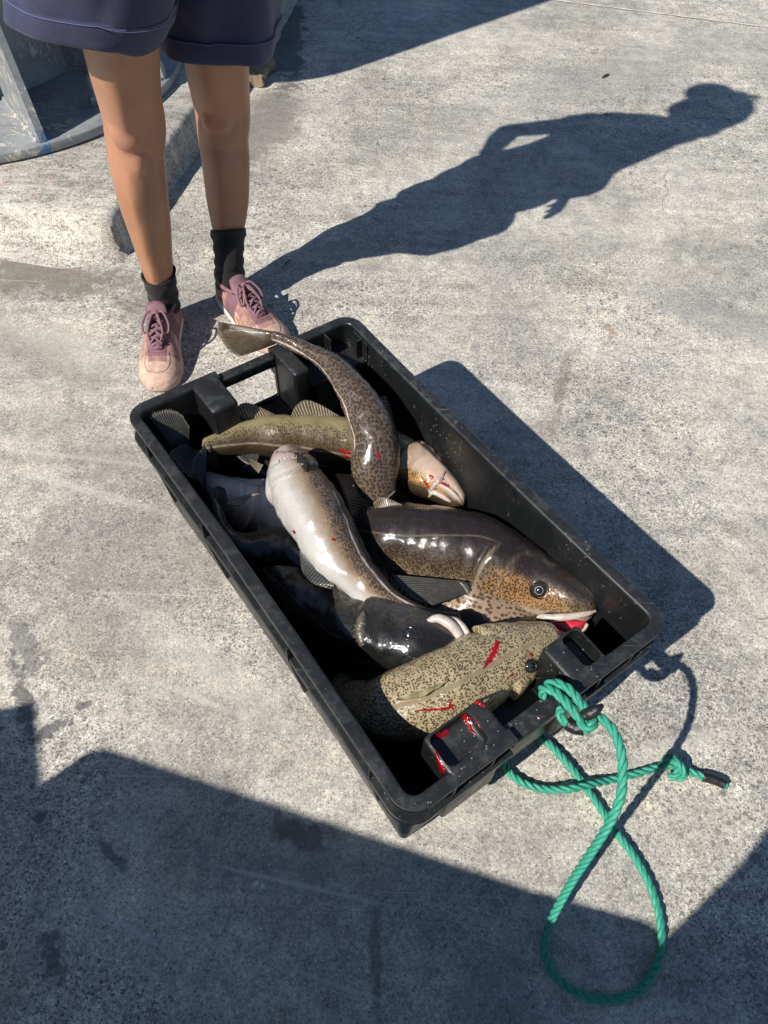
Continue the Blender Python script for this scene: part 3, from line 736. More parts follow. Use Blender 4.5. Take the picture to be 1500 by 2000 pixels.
def fish(label, ctrl, dors, mat, lat=.38, gill=None, snout=.02, N=150, Mm=60, belly_flat=0., group=GROUP, latb=.1, lump=.0015):
    """ctrl rows (px,py,z,half depth,half width) snout -> tail; dors = list of world dorsal vectors"""
    pts = []
    for x, y, z, hh, hw in ctrl: q = P(x, y, z); pts.append((q.x, q.y, q.z, hh, hw))
    S, Ltot = catmull(pts, N); T = np.gradient(S[:, :3], axis=0); T /= np.linalg.norm(T, axis=1)[:, None]
    dv = np.array([tuple(V(d).normalized()) for d in dors]); tt = np.linspace(0, 1, len(dv))
    D = np.stack([np.interp(np.linspace(0, 1, N), tt, dv[:, j]) for j in range(3)], 1)
    D = D-T*(D*T).sum(1)[:, None]; D /= np.linalg.norm(D, axis=1)[:, None]; Sd = np.cross(T, D)
    rg = []; sk = []; bk = []; uf = []; la = []; gcv = []
    us = np.linspace(0, 1, N)
    ph = rng.uniform(0, 6, 6)
    for i, u in enumerate(us):
        hh, hw = S[i][3], S[i][4]
        r0 = math.sqrt(max(0.0004, 1-(1-min(1, u/snout))**2)) if u < snout else 1
        rend = math.sqrt(max(.02, 1-max(0, (u-.985)/.015)**2))
        hh *= r0*rend; hw *= r0*rend
        row = []
        for jx in range(Mm):
            a = 2*math.pi*jx/Mm; c, s = math.cos(a), math.sin(a); phi = abs(math.atan2(s, c))/math.pi      # 0 back .. 1 belly
            e = 1.0; x = math.copysign(abs(c)**e, c)*hh; y = math.copysign(abs(s)**.92, s)*hw
            if c < 0: y *= 1+belly_flat*abs(c)
            dsp = 0; gv = 0
            if gill:
                ug = gill+.035*math.cos((phi-.55)*math.pi*1.3)-.02
                on = sst(.2, .34, phi)*(1-sst(.9, .99, phi))
                dsp += on*(.0075*sst(ug-.13, ug-.01, u)*(1-sst(ug, ug+.008, u)))
                dsp -= on*.003*math.exp(-((u-ug-.012)/.01)**2)
                gv = on*(math.exp(-((u-ug+.004)/.0045)**2)+.45*math.exp(-((u-ug+.06)/.004)**2))
                # preopercle crease
                dsp -= on*.0018*math.exp(-((u-ug+.065)/.007)**2)
                # jaw crease
                dsp -= .002*math.exp(-((phi-.74)/.03)**2)*(1-sst(gill*.35, gill*.5, u))
            pq = V(S[i][:3])+V(D[i])*x+V(Sd[i])*y; dsp += (.0034*mnoise.noise(pq*24)+.0016*mnoise.noise(pq*70))*min(1, u*8)*min(1, (hh+hw)/.06)
            dsp += lump*(math.sin(u*31+ph[0]+a*2)*.5+math.sin(u*17+ph[1]-a)*.7)*min(1, u*6)
            p = S[i][:3]+D[i]*(x+dsp*c)+Sd[i]*(y+dsp*s)
            row.append(p); sk.append((u*Ltot, (jx if jx <= Mm/2 else jx-Mm)/Mm*2*math.pi*(S[i][3]+S[i][4])/2+(.7 if jx > Mm/2 else 0), 0)); bk.append(phi); uf.append(u); gcv.append(gv)
            ll = lat-latb*math.exp(-((u-.3)/.14)**2)
            la.append((phi-ll)*math.pi*(hh+hw)/2)
        rg.append(row)
    v, f = rings_mesh(rg, True); me = mesh(v, f); vattr(me, 'skin', sk); fattr(me, 'bk', bk); fattr(me, 'uf', uf); fattr(me, 'lat', la); fattr(me, 'gc', gcv)
    bvh = BVHTree.FromPolygons([V(x) for x in v], f)
    cpt = S[N//2]; t = empty('cod', (float(cpt[0]), float(cpt[1]), float(max(.02, cpt[2]-.05))), label, 'fish', group)
    link('body', me, mat, t)
    def at(u, phi, side=1, out=0.0):
        i = min(N-1, int(u*(N-1))); a = phi*math.pi*side
        return V(S[i][:3])+V(D[i])*(math.cos(a)*(S[i][3]+out))+V(Sd[i])*(math.sin(a)*(S[i][4]+out))
    def dirs(u): i = min(N-1, int(u*(N-1))); return V(T[i]), V(D[i]), V(Sd[i])
    return dict(t=t, bvh=bvh, at=at, S=S, T=T, D=D, Sd=Sd, dirs=dirs, L=Ltot, me=me)
def ridge_fin(f, name, u0, u1, phi, h, mat, back=.35, rays=14, lean=None, side=1):
    """unpaired fin standing on the back (phi 0) or keel (phi 1)"""
    us = np.linspace(u0, u1, 8); base = [f['at'](u, phi, side, -.002) for u in us]; tip = []
    sgn = 1 if phi < .5 else -1
    for i, u in enumerate(us):
        t_, d_, s_ = f['dirs'](u); q = i/7; hgt = h*(math.sin(math.pi*min(1, .12+q*1.0))**.6)*(1-.45*q)+.003
        dr = d_*sgn
        if lean is not None: dr = (dr+V(lean)).normalized()
        tip.append(base[i]+dr*hgt+t_*hgt*back)
    return fin(f['t'], name, base, tip, mat, rays)
def eye(f, px, py, r=.0115, squash=.55, ring_=True):
    q, n = on_surf(f['bvh'], px, py)
    if q is None: return
    rot = n.to_track_quat('Z', 'Y').to_matrix()
    def dome(r_, h_, off, m=24, k=8):
        rg = [[q+rot@V((r_*math.cos(p)*math.cos(a), r_*math.cos(p)*math.sin(a), off+h_*math.sin(p))) for a in np.linspace(0, 2*math.pi, m, endpoint=False)] for p in np.linspace(-.6, math.pi/2*.98, k)]
        return MB().add(rings_mesh(rg)).me()
    a = np.linspace(0, 2*math.pi, 29)
    ring = [q+rot@V((r*1.15*math.cos(x), r*1.15*math.sin(x), .0002)) for x in a]
    e = link('eye', dome(r, r*squash, -.0006), M_eye, f['t'])
    if ring_: link('iris', dome(r*.66, r*.34, r*.215), M_iris, e)
    link('pupil', dome(r*.53, r*.32, r*.32), M_pupil, e)
    link('eye_rim', MB().add(tube([tuple(p) for p in ring], .0014, 6)).me(), M_eye, e)
def tail(f, tips, mat, rays=24, w=None, root=None, **kw):
    e = V(f['S'][-1][:3]); d = V(f['D'][-1]); hh = f['S'][-1][3]
    t_ = V(f['T'][-1])
    base = [e+d*hh*s-t_*.008 for s in (1, .5, 0, -.5, -1)]
    return fin(f['t'], 'tail_fin', base, tips, mat, rays, m=14, jag=.04, **kw)

X = V((1, 0, 0)); Y = V((0, 1, 0)); Z = V((0, 0, 1))
def scv(dx, dy, c=0.0):
    """direction: right, down in the photo and c towards the viewpoint"""
    v = rt*dx-up*dy; v.normalize(); return (v*math.sqrt(max(0, 1-c*c))-fw*c)
def scr(dx, dy, z=0.0):
    """world vector that points (dx right, dy down) on the ground plane as seen in the photo, plus z up"""
    v = P(750+dx*50, 1050+dy*50)-P(750, 1050); v.normalize(); return v+V((0, 0, z))
LB = 'cod '
# --- hidden lower layer first
c7 = fish('tan spotted cod mostly hidden beneath the cheek of the biggest brown cod',
    [(1075,1270,.10,.012,.012),(1045,1245,.115,.034,.03),(990,1215,.125,.052,.045),(930,1190,.125,.062,.05),(850,1160,.115,.06,.045),(760,1130,.10,.045,.035),(680,1100,.08,.022,.018),(620,1070,.07,.011,.009)],
    [scr(-.4,1,.5)], S_tan, gill=.34)
c8 = fish('pale bellied cod deep in shade between the left wall and the white bellied cod',
    [(398,930,.13,.012,.012),(422,953,.13,.026,.026),(470,978,.12,.040,.038),(540,1010,.11,.05,.042),(620,1060,.11,.05,.04),(700,1110,.09,.035,.028),(760,1150,.07,.014,.012)],
    [scr(.5,1,-1.4)], S_belly, gill=.3)
c10 = fish('cod whose grey fanned tail stands up in the far left corner of the crate',
    [(640,960,.07,.02,.02),(560,930,.08,.045,.04),(480,910,.09,.045,.035),(420,900,.12,.025,.02),(375,892,.165,.012,.009),(352,872,.212,.012,.007)],
    [scv(-1,.35,.1)], S_black)
tail(c10, [P(291,812,.256), P(303,804,.262), P(328,800,.264), P(352,808,.262), P(370,832,.25)], F_grey, 20)
c11 = fish('dark cod lying in shade against the left wall with its tail upright there',
    [(660,1130,.10,.02,.02),(610,1095,.125,.042,.035),(550,1075,.13,.042,.034),(490,1072,.135,.03,.024),(450,1050,.15,.016,.012),(425,1000,.18,.010,.008),(405,950,.20,.009,.006)],
    [scr(.2,1,.1)], S_black, lat=.5)
tail(c11, [P(398,870,.22), P(385,885,.222), P(378,905,.22), P(385,930,.215), P(398,955,.21)], F_dark, 18)
ridge_fin(c11, 'anal_fin', .35, .55, 1, .03, F_grey)
# --- dark cod at the bottom left
c5 = fish('black wet cod with gaping pale lips and its shiny head in sunlight',
    [(915,1262,.190,.026,.020),(895,1258,.190,.033,.027),(850,1256,.190,.042,.035),(800,1251,.187,.049,.041),(740,1240,.172,.052,.044),(690,1226,.158,.052,.045),(630,1193,.132,.050,.044),(560,1140,.11,.045,.038),(500,1090,.09,.03,.024),(450,1045,.085,.013,.011),(430,1015,.085,.01,.008)],
    [scv(-.35,1,.5), scv(-.5,.9,.5), scv(-.8,.8,.5)], S_black, gill=.27, snout=.035)
eye(c5, 799, 1237, .0078, ring_=False)
# --- big brown cod
c4 = fish('biggest brown cod with golden cheek, dark blue eye and open red mouth',
    [(1166,1190,.190,.019,.018),(1152,1184,.190,.027,.025),(1118,1170,.185,.037,.033),(1060,1143,.175,.046,.042),(990,1112,.172,.059,.053),(920,1085,.168,.066,.058),(840,1066,.165,.067,.058),(760,1055,.158,.058,.052),(690,1040,.135,.042,.038),(620,1015,.11,.026,.022),(560,985,.09,.013,.011)],
    [scv(.55,-1,.22), scv(.4,-1,.34), scv(.1,-1,.42), scv(0,-1,.4)], S_brown, lat=.33, gill=.30, snout=.02)
eye(c4, 1053, 1152, .0115)
# --- cream spotted cod
c6 = fish('cream cod with small dark spots and red blood streaks at the rope end',
    [(1096,1246,.205,.012,.012),(1084,1247,.206,.018,.020),(1060,1252,.206,.023,.029),(1010,1272,.204,.033,.043),(950,1305,.200,.043,.052),(880,1342,.194,.048,.055),(800,1372,.180,.045,.051),(735,1382,.160,.038,.042),(690,1360,.13,.024,.026),(660,1325,.10,.010,.010)],
    [scv(-.3,-1,.93), scv(-.2,-1,.95), scv(-.1,-1,.95)], S_cream, gill=.26, snout=.035, lat=.42)
eye(c6, 1036, 1301, .0075, ring_=False)
# --- olive cod on its back across the far end
c2 = fish('olive cod lying across the far end with bloodied pale throat by the right wall',
    [(905,987,.150,.010,.010),(893,977,.152,.019,.019),(860,950,.157,.031,.029),(820,922,.162,.041,.036),(770,893,.17,.046,.040),(700,870,.183,.047,.036),(630,860,.190,.044,.032),(560,854,.195,.039,.027),(490,856,.200,.030,.020),(430,865,.205,.020,.013),(395,873,.208,.012,.008)],
    [scv(-.7,.6,-.35), scv(-.3,1,-.35), scv(.05,1,-.3), scv(.1,1,-.1)], S_olive, lat=.42, gill=.27, latb=.0)
tail(c2, [P(352,868,.222), P(330,885,.222), P(345,905,.218), P(368,930,.21), P(400,950,.20)], F_dark, 22)
# --- white bellied cod
c3 = fish('white bellied cod sprawled on top of the heap with its throat turned up',
    [(554,886,.222,.018,.022),(560,900,.222,.030,.036),(572,925,.220,.040,.044),(592,965,.218,.048,.048),(625,1020,.215,.049,.044),(662,1082,.208,.041,.034),(705,1135,.200,.031,.025),(755,1172,.196,.021,.017),(810,1197,.192,.0145,.011),(865,1208,.186,.011,.008),(900,1212,.18,.011,.007)],
    [scv(1,-.2,-.50), scv(1,-.35,-.42), scv(.8,-.6,-.15), scv(.6,-.9,.15)], S_white, lat=.30, gill=.16, latb=.0)
tail(c3, [P(905,1188,.18), P(940,1188,.17), P(975,1205,.165), P(992,1235,.16), P(975,1262,.155), P(930,1250,.17)], F_dark, 22)
# --- leopard cod over the far handle
c1 = fish('brown leopard spotted cod arching over the far handle with its tail hanging outside the crate',
    [(735,1010,.12,.02,.02),(735,990,.14,.030,.03),(733,960,.165,.037,.036),(732,915,.195,.041,.040),(731,868,.222,.042,.040),(722,825,.242,.038,.036),(703,782,.258,.031,.030),(672,740,.268,.024,.023),(632,704,.277,.0185,.017),(592,679,.284,.014,.012),(548,662,.288,.0115,.0085),(530,658,.288,.0125,.007)],
    [scv(1,-.1,.86), scv(1,-.1,.9), scv(.8,-.7,.92), scv(.4,-.9,.8)], S_leopard, lat=.47, latb=.0)
tail(c1, [P(425,631,.285), P(424,650,.287), P(437,670,.287), P(452,688,.285), P(472,697,.284)], F_olive, 26)

# --- fins of the leopard cod
fin(c1['t'], 'dorsal_fin', [P(741,775,.238), P(752,820,.228), P(759,870,.208), P(755,925,.182)], [P(750,772,.236), P(768,815,.214), P(777,868,.192), P(766,940,.172)], F_grey, 22)
fin(c1['t'], 'dorsal_fin', [P(612,682,.285), P(648,703,.280), P(680,728,.274), P(704,756,.264)], [P(618,677,.284), P(668,695,.272), P(699,722,.262), P(718,758,.252)], F_olive, 20)
fin(c1['t'], 'pectoral_fin', [P(728,938,.19), P(738,945,.19), P(745,950,.185)], [P(714,995,.165), P(742,988,.18), P(774,958,.19)], F_grey, 14)
fin(c1['t'], 'pectoral_fin', [P(752,900,.19), P(764,888,.19), P(768,870,.19)], [P(748,965,.175), P(762,960,.17), P(777,930,.175)], F_pale, 10)
# --- fins of the olive cod
fin(c2['t'], 'anal_fin', [P(437,832,.21), P(475,822,.215), P(520,817,.216), P(560,818,.214)], [P(438,826,.215), P(458,800,.235), P(483,788,.243), P(545,812,.222)], F_pale, 22)
fin(c2['t'], 'anal_fin', [P(572,818,.214), P(610,822,.212), P(650,826,.21), P(686,830,.206)], [P(568,812,.216), P(578,792,.235), P(606,783,.243), P(684,824,.212)], F_pale, 22)
fin(c2['t'], 'dorsal_fin', [P(512,872,.195), P(480,874,.195), P(455,878,.195)], [P(500,905,.17), P(478,905,.17), P(450,880,.18)], F_grey, 14)
# --- fins of the white bellied cod
fin(c3['t'], 'anal_fin', [P(588,1062,.212), P(606,1090,.210), P(630,1118,.206), P(654,1144,.202)], [P(584,1080,.208), P(592,1118,.200), P(612,1140,.198), P(646,1150,.198)], F_grey, 18)
fin(c3['t'], 'pelvic_fin', [P(505,925,.222), P(510,915,.225), P(514,908,.225)], [P(478,898,.235), P(482,896,.235), P(490,897,.236)], F_pale, 5)
fin(c3['t'], 'pectoral_fin', [P(572,888,.262), P(585,886,.262), P(598,890,.26)], [P(580,910,.266), P(598,922,.262), P(602,905,.262)], F_grey, 8)
fin(c3['t'], 'dorsal_fin', [P(655,925,.21), P(668,955,.21), P(680,990,.208), P(690,1030,.20)], [P(700,930,.185), P(715,965,.18), P(722,985,.18), P(705,1035,.18)], F_dark, 18)
fin(c3['t'], 'dorsal_fin', [P(698,1060,.20), P(712,1085,.195), P(730,1110,.19), P(750,1135,.188)], [P(722,1062,.175), P(738,1085,.17), P(755,1110,.17), P(758,1138,.178)], F_dark, 16)
fin(c3['t'], 'anal_fin', [P(660,1150,.198), P(690,1175,.196), P(715,1190,.194)], [P(672,1178,.185), P(700,1195,.18), P(718,1195,.185)], F_grey, 12)
# --- fins of the big brown cod
fin(c4['t'], 'pectoral_fin', [P(918,1158,.185), P(915,1145,.19), P(905,1135,.195)], [P(845,1182,.185), P(800,1165,.18), P(765,1122,.19)], F_grey, 18, curl=-.004, label='dark folded pectoral fin half in sunlight')
fin(c4['t'], 'dorsal_fin', [P(905,1022,.212), P(870,1010,.214), P(830,1004,.212), P(800,1003,.21)], [P(900,1012,.215), P(850,992,.22), P(810,992,.22), P(790,1000,.212)], F_olive, 18)
fin(c4['t'], 'dorsal_fin', [P(790,1002,.21), P(765,1000,.205), P(735,1000,.20)], [P(785,985,.215), P(750,972,.212), P(728,982,.205)], F_olive, 14)
fin(c5['t'], 'pectoral_fin', [P(705,1185,.19), P(692,1175,.185), P(684,1162,.18)], [P(752,1190,.20), P(705,1152,.20), P(652,1112,.18)], F_grey, 14)
fin(c6['t'], 'dorsal_fin', [P(880,1330,.240), P(850,1340,.238), P(815,1352,.232), P(776,1364,.222)], [P(874,1335,.2455), P(842,1350,.244), P(806,1363,.239), P(772,1371,.228)], F_cream, 3, n=40, jag=.0)
fin(c8['t'], 'pectoral_fin', [P(440,985,.185), P(450,978,.185), P(460,972,.185)], [P(468,985,.19), P(495,972,.19), P(510,962,.19)], F_pale, 10)
fin(c8['t'], 'pelvic_fin', [P(415,955,.19), P(425,950,.19), P(440,955,.19)], [P(440,990,.185), P(455,1010,.18), P(455,1030,.175)], F_dark, 10)

# --- mouths and gill details
def lip(f, pts, r, mat=M_lip, name='lip', n=40, flat=.6):
    p, _ = catmull([tuple(x) for x in pts], n); q = np.linspace(0, 1, n); rr = r*(np.sin(np.pi*np.clip(q, .04, .96))**.45)
    o = link(name, MB().add(tube(p, rr, 10)).me(), mat, f['t']); return o
def px_path(f, pts, off=.001):
    out = []
    for x, y in pts:
        q, n = on_surf(f['bvh'], x, y, off)
        if q is not None: out.append(q)
    return out
# big brown cod: upper lip, lower jaw hanging open with red gullet
lip(c4, [P(1046,1214,.170), P(1056,1205,.188), P(1080,1206,.196), P(1115,1204,.202), P(1145,1199,.203), P(1164,1193,.200)], .0058)
def jaw():
    # trough-shaped lower jaw
    A = [P(1060,1216,.170), P(1082,1214,.180), P(1108,1214,.186), P(1130,1212,.188), P(1143,1208,.186)]
    B = [P(1062,1224,.165), P(1084,1232,.172), P(1110,1240,.178), P(1134,1236,.180), P(1147,1219,.182)]
    a, _ = catmull([tuple(x) for x in A], 30); b, _ = catmull([tuple(x) for x in B], 30)
    m = MB().add(tube(b, .0048*np.sin(np.pi*np.clip(np.linspace(0, 1, 30), .08, .9))**.4, 10)); link('lower_jaw', m.me(), M_lip, c4['t'])
    rg = []
    for i in range(30):
        c = (a[i]+b[i])/2; d = b[i]-a[i]; h = np.linalg.norm(d)*.62; d = d/np.linalg.norm(d); n_ = np.array([0, 0, 1.])
        k = math.sin(math.pi*min(.95, max(.06, i/29)))**.4
        rg.append([c+d*h*math.cos(t)*k+n_*.006*math.sin(t)*k for t in np.linspace(0, 2*math.pi, 14, endpoint=False)])
    link('mouth', MB().add(rings_mesh(rg)).me(), M_mouth, c4['t'])
jaw()
def flap(f, pts, wd, off, mat, name, thick=.0012):
    r = surface_patch(f['bvh'], pts, wd, off, 40)
    if r:
        me_ = mesh(*r); o_ = link(name, me_, mat, f['t']); md_ = o_.modifiers.new('s', 'SOLIDIFY'); md_.thickness = thick; md_.offset = -1
M_gill = simple('gill_flesh', (.36, .27, .25), .3, .3, 60, .5, 200, .001, Coat_Weight=.6)
flap(c3, [(512,922),(520,905),(538,893),(562,889),(584,894)], [7, 10, 11, 9, 4], .0022, M_gill, 'gill_cover')
flap(c3, [(574,888),(586,896),(596,908),(600,922)], [5, 9, 9, 3], .003, F_grey, 'pectoral_fin')
M_dgill = simple('dark_gill_skin', (.075, .065, .05), .35, .35, 60, .5, 200, .001, Coat_Weight=.7)
flap(c5, [(712,1196),(704,1214),(700,1236),(708,1262)], [6, 12, 12, 5], .002, M_dgill, 'gill_cover')
flap(c2, [(838,962),(852,944),(862,934),(868,922)], [4, 7, 6, 2], .0016, M_gill, 'gill_cover')
# black cod: two pale lip bands round the gaping mouth
lip(c5, [P(832,1214,.222), P(856,1208,.226), P(880,1220,.226), P(896,1240,.22), P(902,1264,.212)], .0078)
lip(c5, [P(868,1205,.222), P(890,1211,.224), P(909,1230,.222), P(917,1256,.216), P(912,1280,.208)], .0045, name='lower_jaw')
# cream cod: blunt nose lip
lip(c6, px_path(c6, [(1092,1262),(1098,1250),(1096,1236),(1088,1228)], -.001), .0035)
# olive cod: jaw and throat
lip(c2, px_path(c2, [(902,996),(880,980),(862,968),(846,962),(838,970)], 0), .0048)
lip(c2, px_path(c2, [(903,985),(888,966),(870,952),(855,946)], 0), .0035)
# white cod throat folds
lip(c3, px_path(c3, [(508,916),(520,902),(538,892),(560,886)], -.001), .0042)
lip(c3, px_path(c3, [(512,922),(530,908),(548,900)], -.0015), .003)

# ------------------------------------------------------------------ blood
dg = bpy.context.evaluated_depsgraph_get()
def blood_on(f, paths):
    for pts, wd in paths:
        r = surface_patch(f['bvh'], pts, wd)
        if r: link('blood_smear', mesh(*r), M_blood, f['t'])
blood_on(c6, [([(972,1252),(966,1270),(955,1290),(944,1306)], [5, 7, 5, 1.5]), ([(968,1262),(972,1280),(978,1288)], [1.5, 1.5, 1]),
              ([(812,1388),(840,1386),(870,1384),(888,1378)], [1, 2.2, 3, 1]), ([(884,1366),(878,1376),(886,1386)], [1, 3, 1.5]), ([(1036,1276),(1040,1282)], [3, 3.5]),
              ([(995,1320),(1003,1318)], [1.5, 2.5])])
blood_on(c2, [([(838,928),(846,934)], [3, 4]), ([(856,940),(872,948),(880,956)], [2, 4, 2]), ([(662,876),(676,884),(690,882)], [1.5, 4, 2]), ([(668,890),(684,894)], [2, 2]), ([(822,930),(836,950),(845,962)], [1, 2, 1]), ([(846,978),(870,990),(895,996)], [2, 2.5, 1.5])])
blood_on(c3, [([(572,1036),(577,1042)], [2.5, 3]), ([(648,1052),(655,1056)], [2, 3])])
blood_on(c1, [([(735,880),(742,895)], [2, 3])])
wm = crate.children
def crate_bvh():
    vs_, fs_ = [], []
    for o in crate.children:
        me = o.data; k = len(vs_); vs_ += [v.co+V(crate.location) for v in me.vertices]; fs_ += [tuple(i+k for i in p.vertices) for p in me.polygons]
    return BVHTree.FromPolygons(vs_, fs_)
cb = crate_bvh(); m = MB()
for pts, wd in [([(848,1440),(862,1436),(876,1428)], [4, 7, 4]), ([(900,1398),(912,1405),(920,1425),(930,1435)], [5, 6, 3, 2]), ([(850,1465),(858,1488),(866,1508)], [2, 5, 6]),
                ([(915,1376),(930,1370),(948,1380)], [4, 6, 3]), ([(928,1400),(938,1422)], [1.5, 1.5]), ([(1050,1400),(1054,1402)], [2, 2])]:
    r = surface_patch(cb, pts, wd, .0007)
    if r: link('blood_smear', mesh(*r), M_blood, crate)

# ------------------------------------------------------------------ rope
def rope(path, rad=.0058, name='strand', n=None, parent=None, pitch=.042, m=9):
    p, Lr = catmull([tuple(x) for x in path], max(30, n or 20)); n = int(Lr/.0022); p, Lr = catmull([tuple(x) for x in path], n)
    T, N, B = frames(p); vs_ = []; fs_ = []; at = []
    rs, ro = rad*.56, rad*.5
    for k in range(3):
        cen = []; 
        for i in range(n):
            a = 2*math.pi*(i/n*Lr/pitch+k/3); cen.append(p[i]+ro*(math.cos(a)*N[i]+math.sin(a)*B[i]))
        cen = np.array(cen); T2, N2, B2 = frames(cen); o = len(vs_)
        for i in range(n):
            a0 = 2*math.pi*(i/n*Lr/pitch+k/3); N_ = math.cos(a0)*N[i]+math.sin(a0)*B[i]; N_ = N_-T2[i]*np.dot(N_, T2[i]); N_ /= np.linalg.norm(N_); B_ = np.cross(T2[i], N_)
            for j in range(m):
                a = 2*math.pi*j/m; vs_.append(cen[i]+rs*(1.05*math.cos(a)*N_+1.0*math.sin(a)*B_)); at.append((i/n*Lr*10, j/m*.1+i/n*Lr*1.5, 0))
        for i in range(n-1):
            for j in range(m):
                x, y = o+i*m+j, o+i*m+(j+1) % m; fs_.append((x, y, y+m, x+m))
        fs_.append(tuple(o+j for j in range(m))[::-1]); fs_.append(tuple(o+(n-1)*m+j for j in range(m)))
    me = mesh(vs_, fs_); vattr(me, 'fib', at); return link(name, me, M_rope, parent)
rp = empty('rope', P(1180, 1500, 0), 'green twisted rope tied to the crate handle, its long loop on the concrete', 'rope')
g = .0085
main = [P(1076,1352,.262), P(1068,1340,.276), P(1084,1334,.284), P(1110,1345,.290), P(1132,1370,.292), P(1150,1394,.292), P(1172,1402,.294), P(1196,1424,.296), P(1211,1460,.292), P(1216,1500,.281), P(1212,1555,.262), P(1190,1608,.232), P(1155,1664,.180), P(1118,1720,.115),
        P(1085,1780,.055), P(1068,1822,.022), P(1064,1860,g), P(1082,1905,g), P(1125,1938,g), P(1178,1953,g), P(1230,1945,g), P(1270,1910,g), P(1290,1860,g), P(1290,1800,g), P(1272,1735,g), P(1240,1675,g),
        P(1200,1620,g), P(1160,1560,g), P(1120,1505,g+.001), P(1075,1455,g), P(1045,1433,g), P(1020,1412,g)]
rope(main, parent=rp)
second = [P(985,1480,g+.01), P(992,1505,g), P(1020,1528,g), P(1060,1541,g), P(1100,1542,g+.012), P(1125,1539,g+.015), P(1150,1533,g+.012), P(1190,1524,g), P(1240,1512,g), P(1285,1499,g), P(1312,1495,.012), P(1345,1506,g), P(1375,1518,g)]
rope(second, parent=rp)
# doubled turn and knot on the handle
rope([P(1062,1362,.262), P(1060,1346,.274), P(1078,1348,.284), P(1100,1366,.289), P(1122,1392,.290), P(1142,1412,.289), P(1152,1416,.284)], parent=rp)
rope([P(1152,1416,.284), P(1142,1424,.268), P(1118,1418,.262), P(1098,1404,.262), P(1092,1392,.262), P(1100,1384,.265)], parent=rp)
rope([P(1150,1396,.286), P(1160,1410,.296), P(1150,1422,.296), P(1136,1412,.29), P(1140,1398,.286)], .0058, parent=rp)
# end knot
kc = P(1312, 1496, .012)
rope([P(1296,1498,.012), P(1300,1482,.02), P(1316,1480,.024), P(1326,1494,.024), P(1322,1512,.02), P(1308,1518,.012)], .006, parent=rp, name='knot')
rope([P(1308,1484,.016), P(1322,1488,.03), P(1332,1502,.028), P(1334,1516,.018), P(1322,1520,.01)], .0058, parent=rp, name='knot')
# tape
tp = tube([tuple(P(1372,1516,g)), tuple(P(1388,1520,g)), tuple(P(1404,1526,g)), tuple(P(1416,1532,g))], [.0078, .0082, .008, .0078], 14, 18)
link('tape', MB().add(tp).me(), M_tape, rp)
rope([P(1412,1531,g), P(1421,1536,g)], .006, parent=rp, name='frayed_end')
tp = tube([tuple(P(1108,1412,.266)), tuple(P(1124,1420,.266)), tuple(P(1140,1422,.27))], [.0088, .0092, .0088], 14, 14)
link('tape', MB().add(tp).me(), M_tape, rp)
tp = tube([tuple(P(1142,1398,.292)), tuple(P(1156,1392,.300)), tuple(P(1168,1384,.306)), tuple(P(1178,1376,.309))], [.0078, .0078, .006, .002], 12, 16)
link('tape', MB().add(tp).me(), M_tape, rp)

# ------------------------------------------------------------------ the person
def loft(rings, m=28, n=None, sub=None):
    """rings: (cx,cy,cz, rx, ry) stacked; section kept square to the path; rx along world X, ry along world Y-ish"""
    a = np.array(rings, float)
    if n: a, _ = catmull(a, n)
    T = np.gradient(a[:, :3], axis=0); T /= np.linalg.norm(T, axis=1)[:, None]; rg = []
    for i in range(len(a)):
        x = np.array([1, 0, 0.]); x = x-T[i]*np.dot(x, T[i])
        if np.linalg.norm(x) < .3: x = np.array([0, 0, 1.]); x = x-T[i]*np.dot(x, T[i])
        x /= np.linalg.norm(x); y = np.cross(T[i], x)
        rg.append([a[i, :3]+x*a[i, 3]*math.cos(t)+y*a[i, 4]*math.sin(t) for t in np.linspace(0, 2*math.pi, m, endpoint=False)])
    return rings_mesh(rg)
def blob(c, rx, ry, rz, m=16, k=10):
    rg = [[(c[0]+rx*math.cos(p)*math.cos(t), c[1]+ry*math.cos(p)*math.sin(t), c[2]+rz*math.sin(p)) for t in np.linspace(0, 2*math.pi, m, endpoint=False)] for p in np.linspace(-1.5, 1.5, k)]
    return rings_mesh(rg)
def legring(px, py, z, wpx, ry=None, k=1.0):
    z = z+LDZ*float(sst(.1, .24, z)); q = P(px, py, z); wpx = wpx*float(np.interp(z, [.05, .12, .3, .42, .5, .7], [.93, .90, .90, .94, .965, .965])); rx = wpx/F*depth(q)/2; return (q.x, q.y, q.z, rx*k, (ry or rx*1.05))
# z chosen so the leg stands roughly upright over its shoe
LDZ = .020
RL = [legring(322,600,.055,56,.032), legring(318,572,.095,54,.034), legring(311,540,.135,60,.036), legring(303,500,.175,74,.041), legring(291,440,.235,93,.050), legring(279,385,.295,106,.056), legring(270,335,.348,112,.056), legring(265,300,.385,115,.054),
      legring(264,262,.420,123,.058), legring(262,232,.450,124,.059), legring(254,195,.490,126,.062), legring(246,150,.535,135,.068), legring(238,95,.585,148,.074), legring(236,40,.635,160,.080), legring(240,-30,.69,178,.088), legring(250,-120,.745,190,.094)]
LDZ = -.012
LL = [legring(452,560,.055,56,.032), legring(448,525,.095,54,.034), legring(447,492,.135,56,.036), legring(446,455,.17,66,.040), legring(445,400,.23,88,.048), legring(443,350,.285,98,.054), legring(440,305,.335,104,.055), legring(436,270,.37,106,.053),
      legring(436,238,.405,112,.056), legring(434,210,.43,116,.058), legring(429,170,.475,122,.062), legring(424,130,.52,128,.068), legring(420,80,.57,136,.074), legring(415,20,.625,148,.080), legring(408,-60,.69,160,.088), legring(398,-150,.745,175,.094)]
def shift(Lg, dz):
    return [tuple(V(q[:3])+(P(*map(float, pp), q[2]+dz*f_)-P(*map(float, pp), q[2])))+tuple(q[3:]) for q, pp, f_ in Lg]
hipz = .80
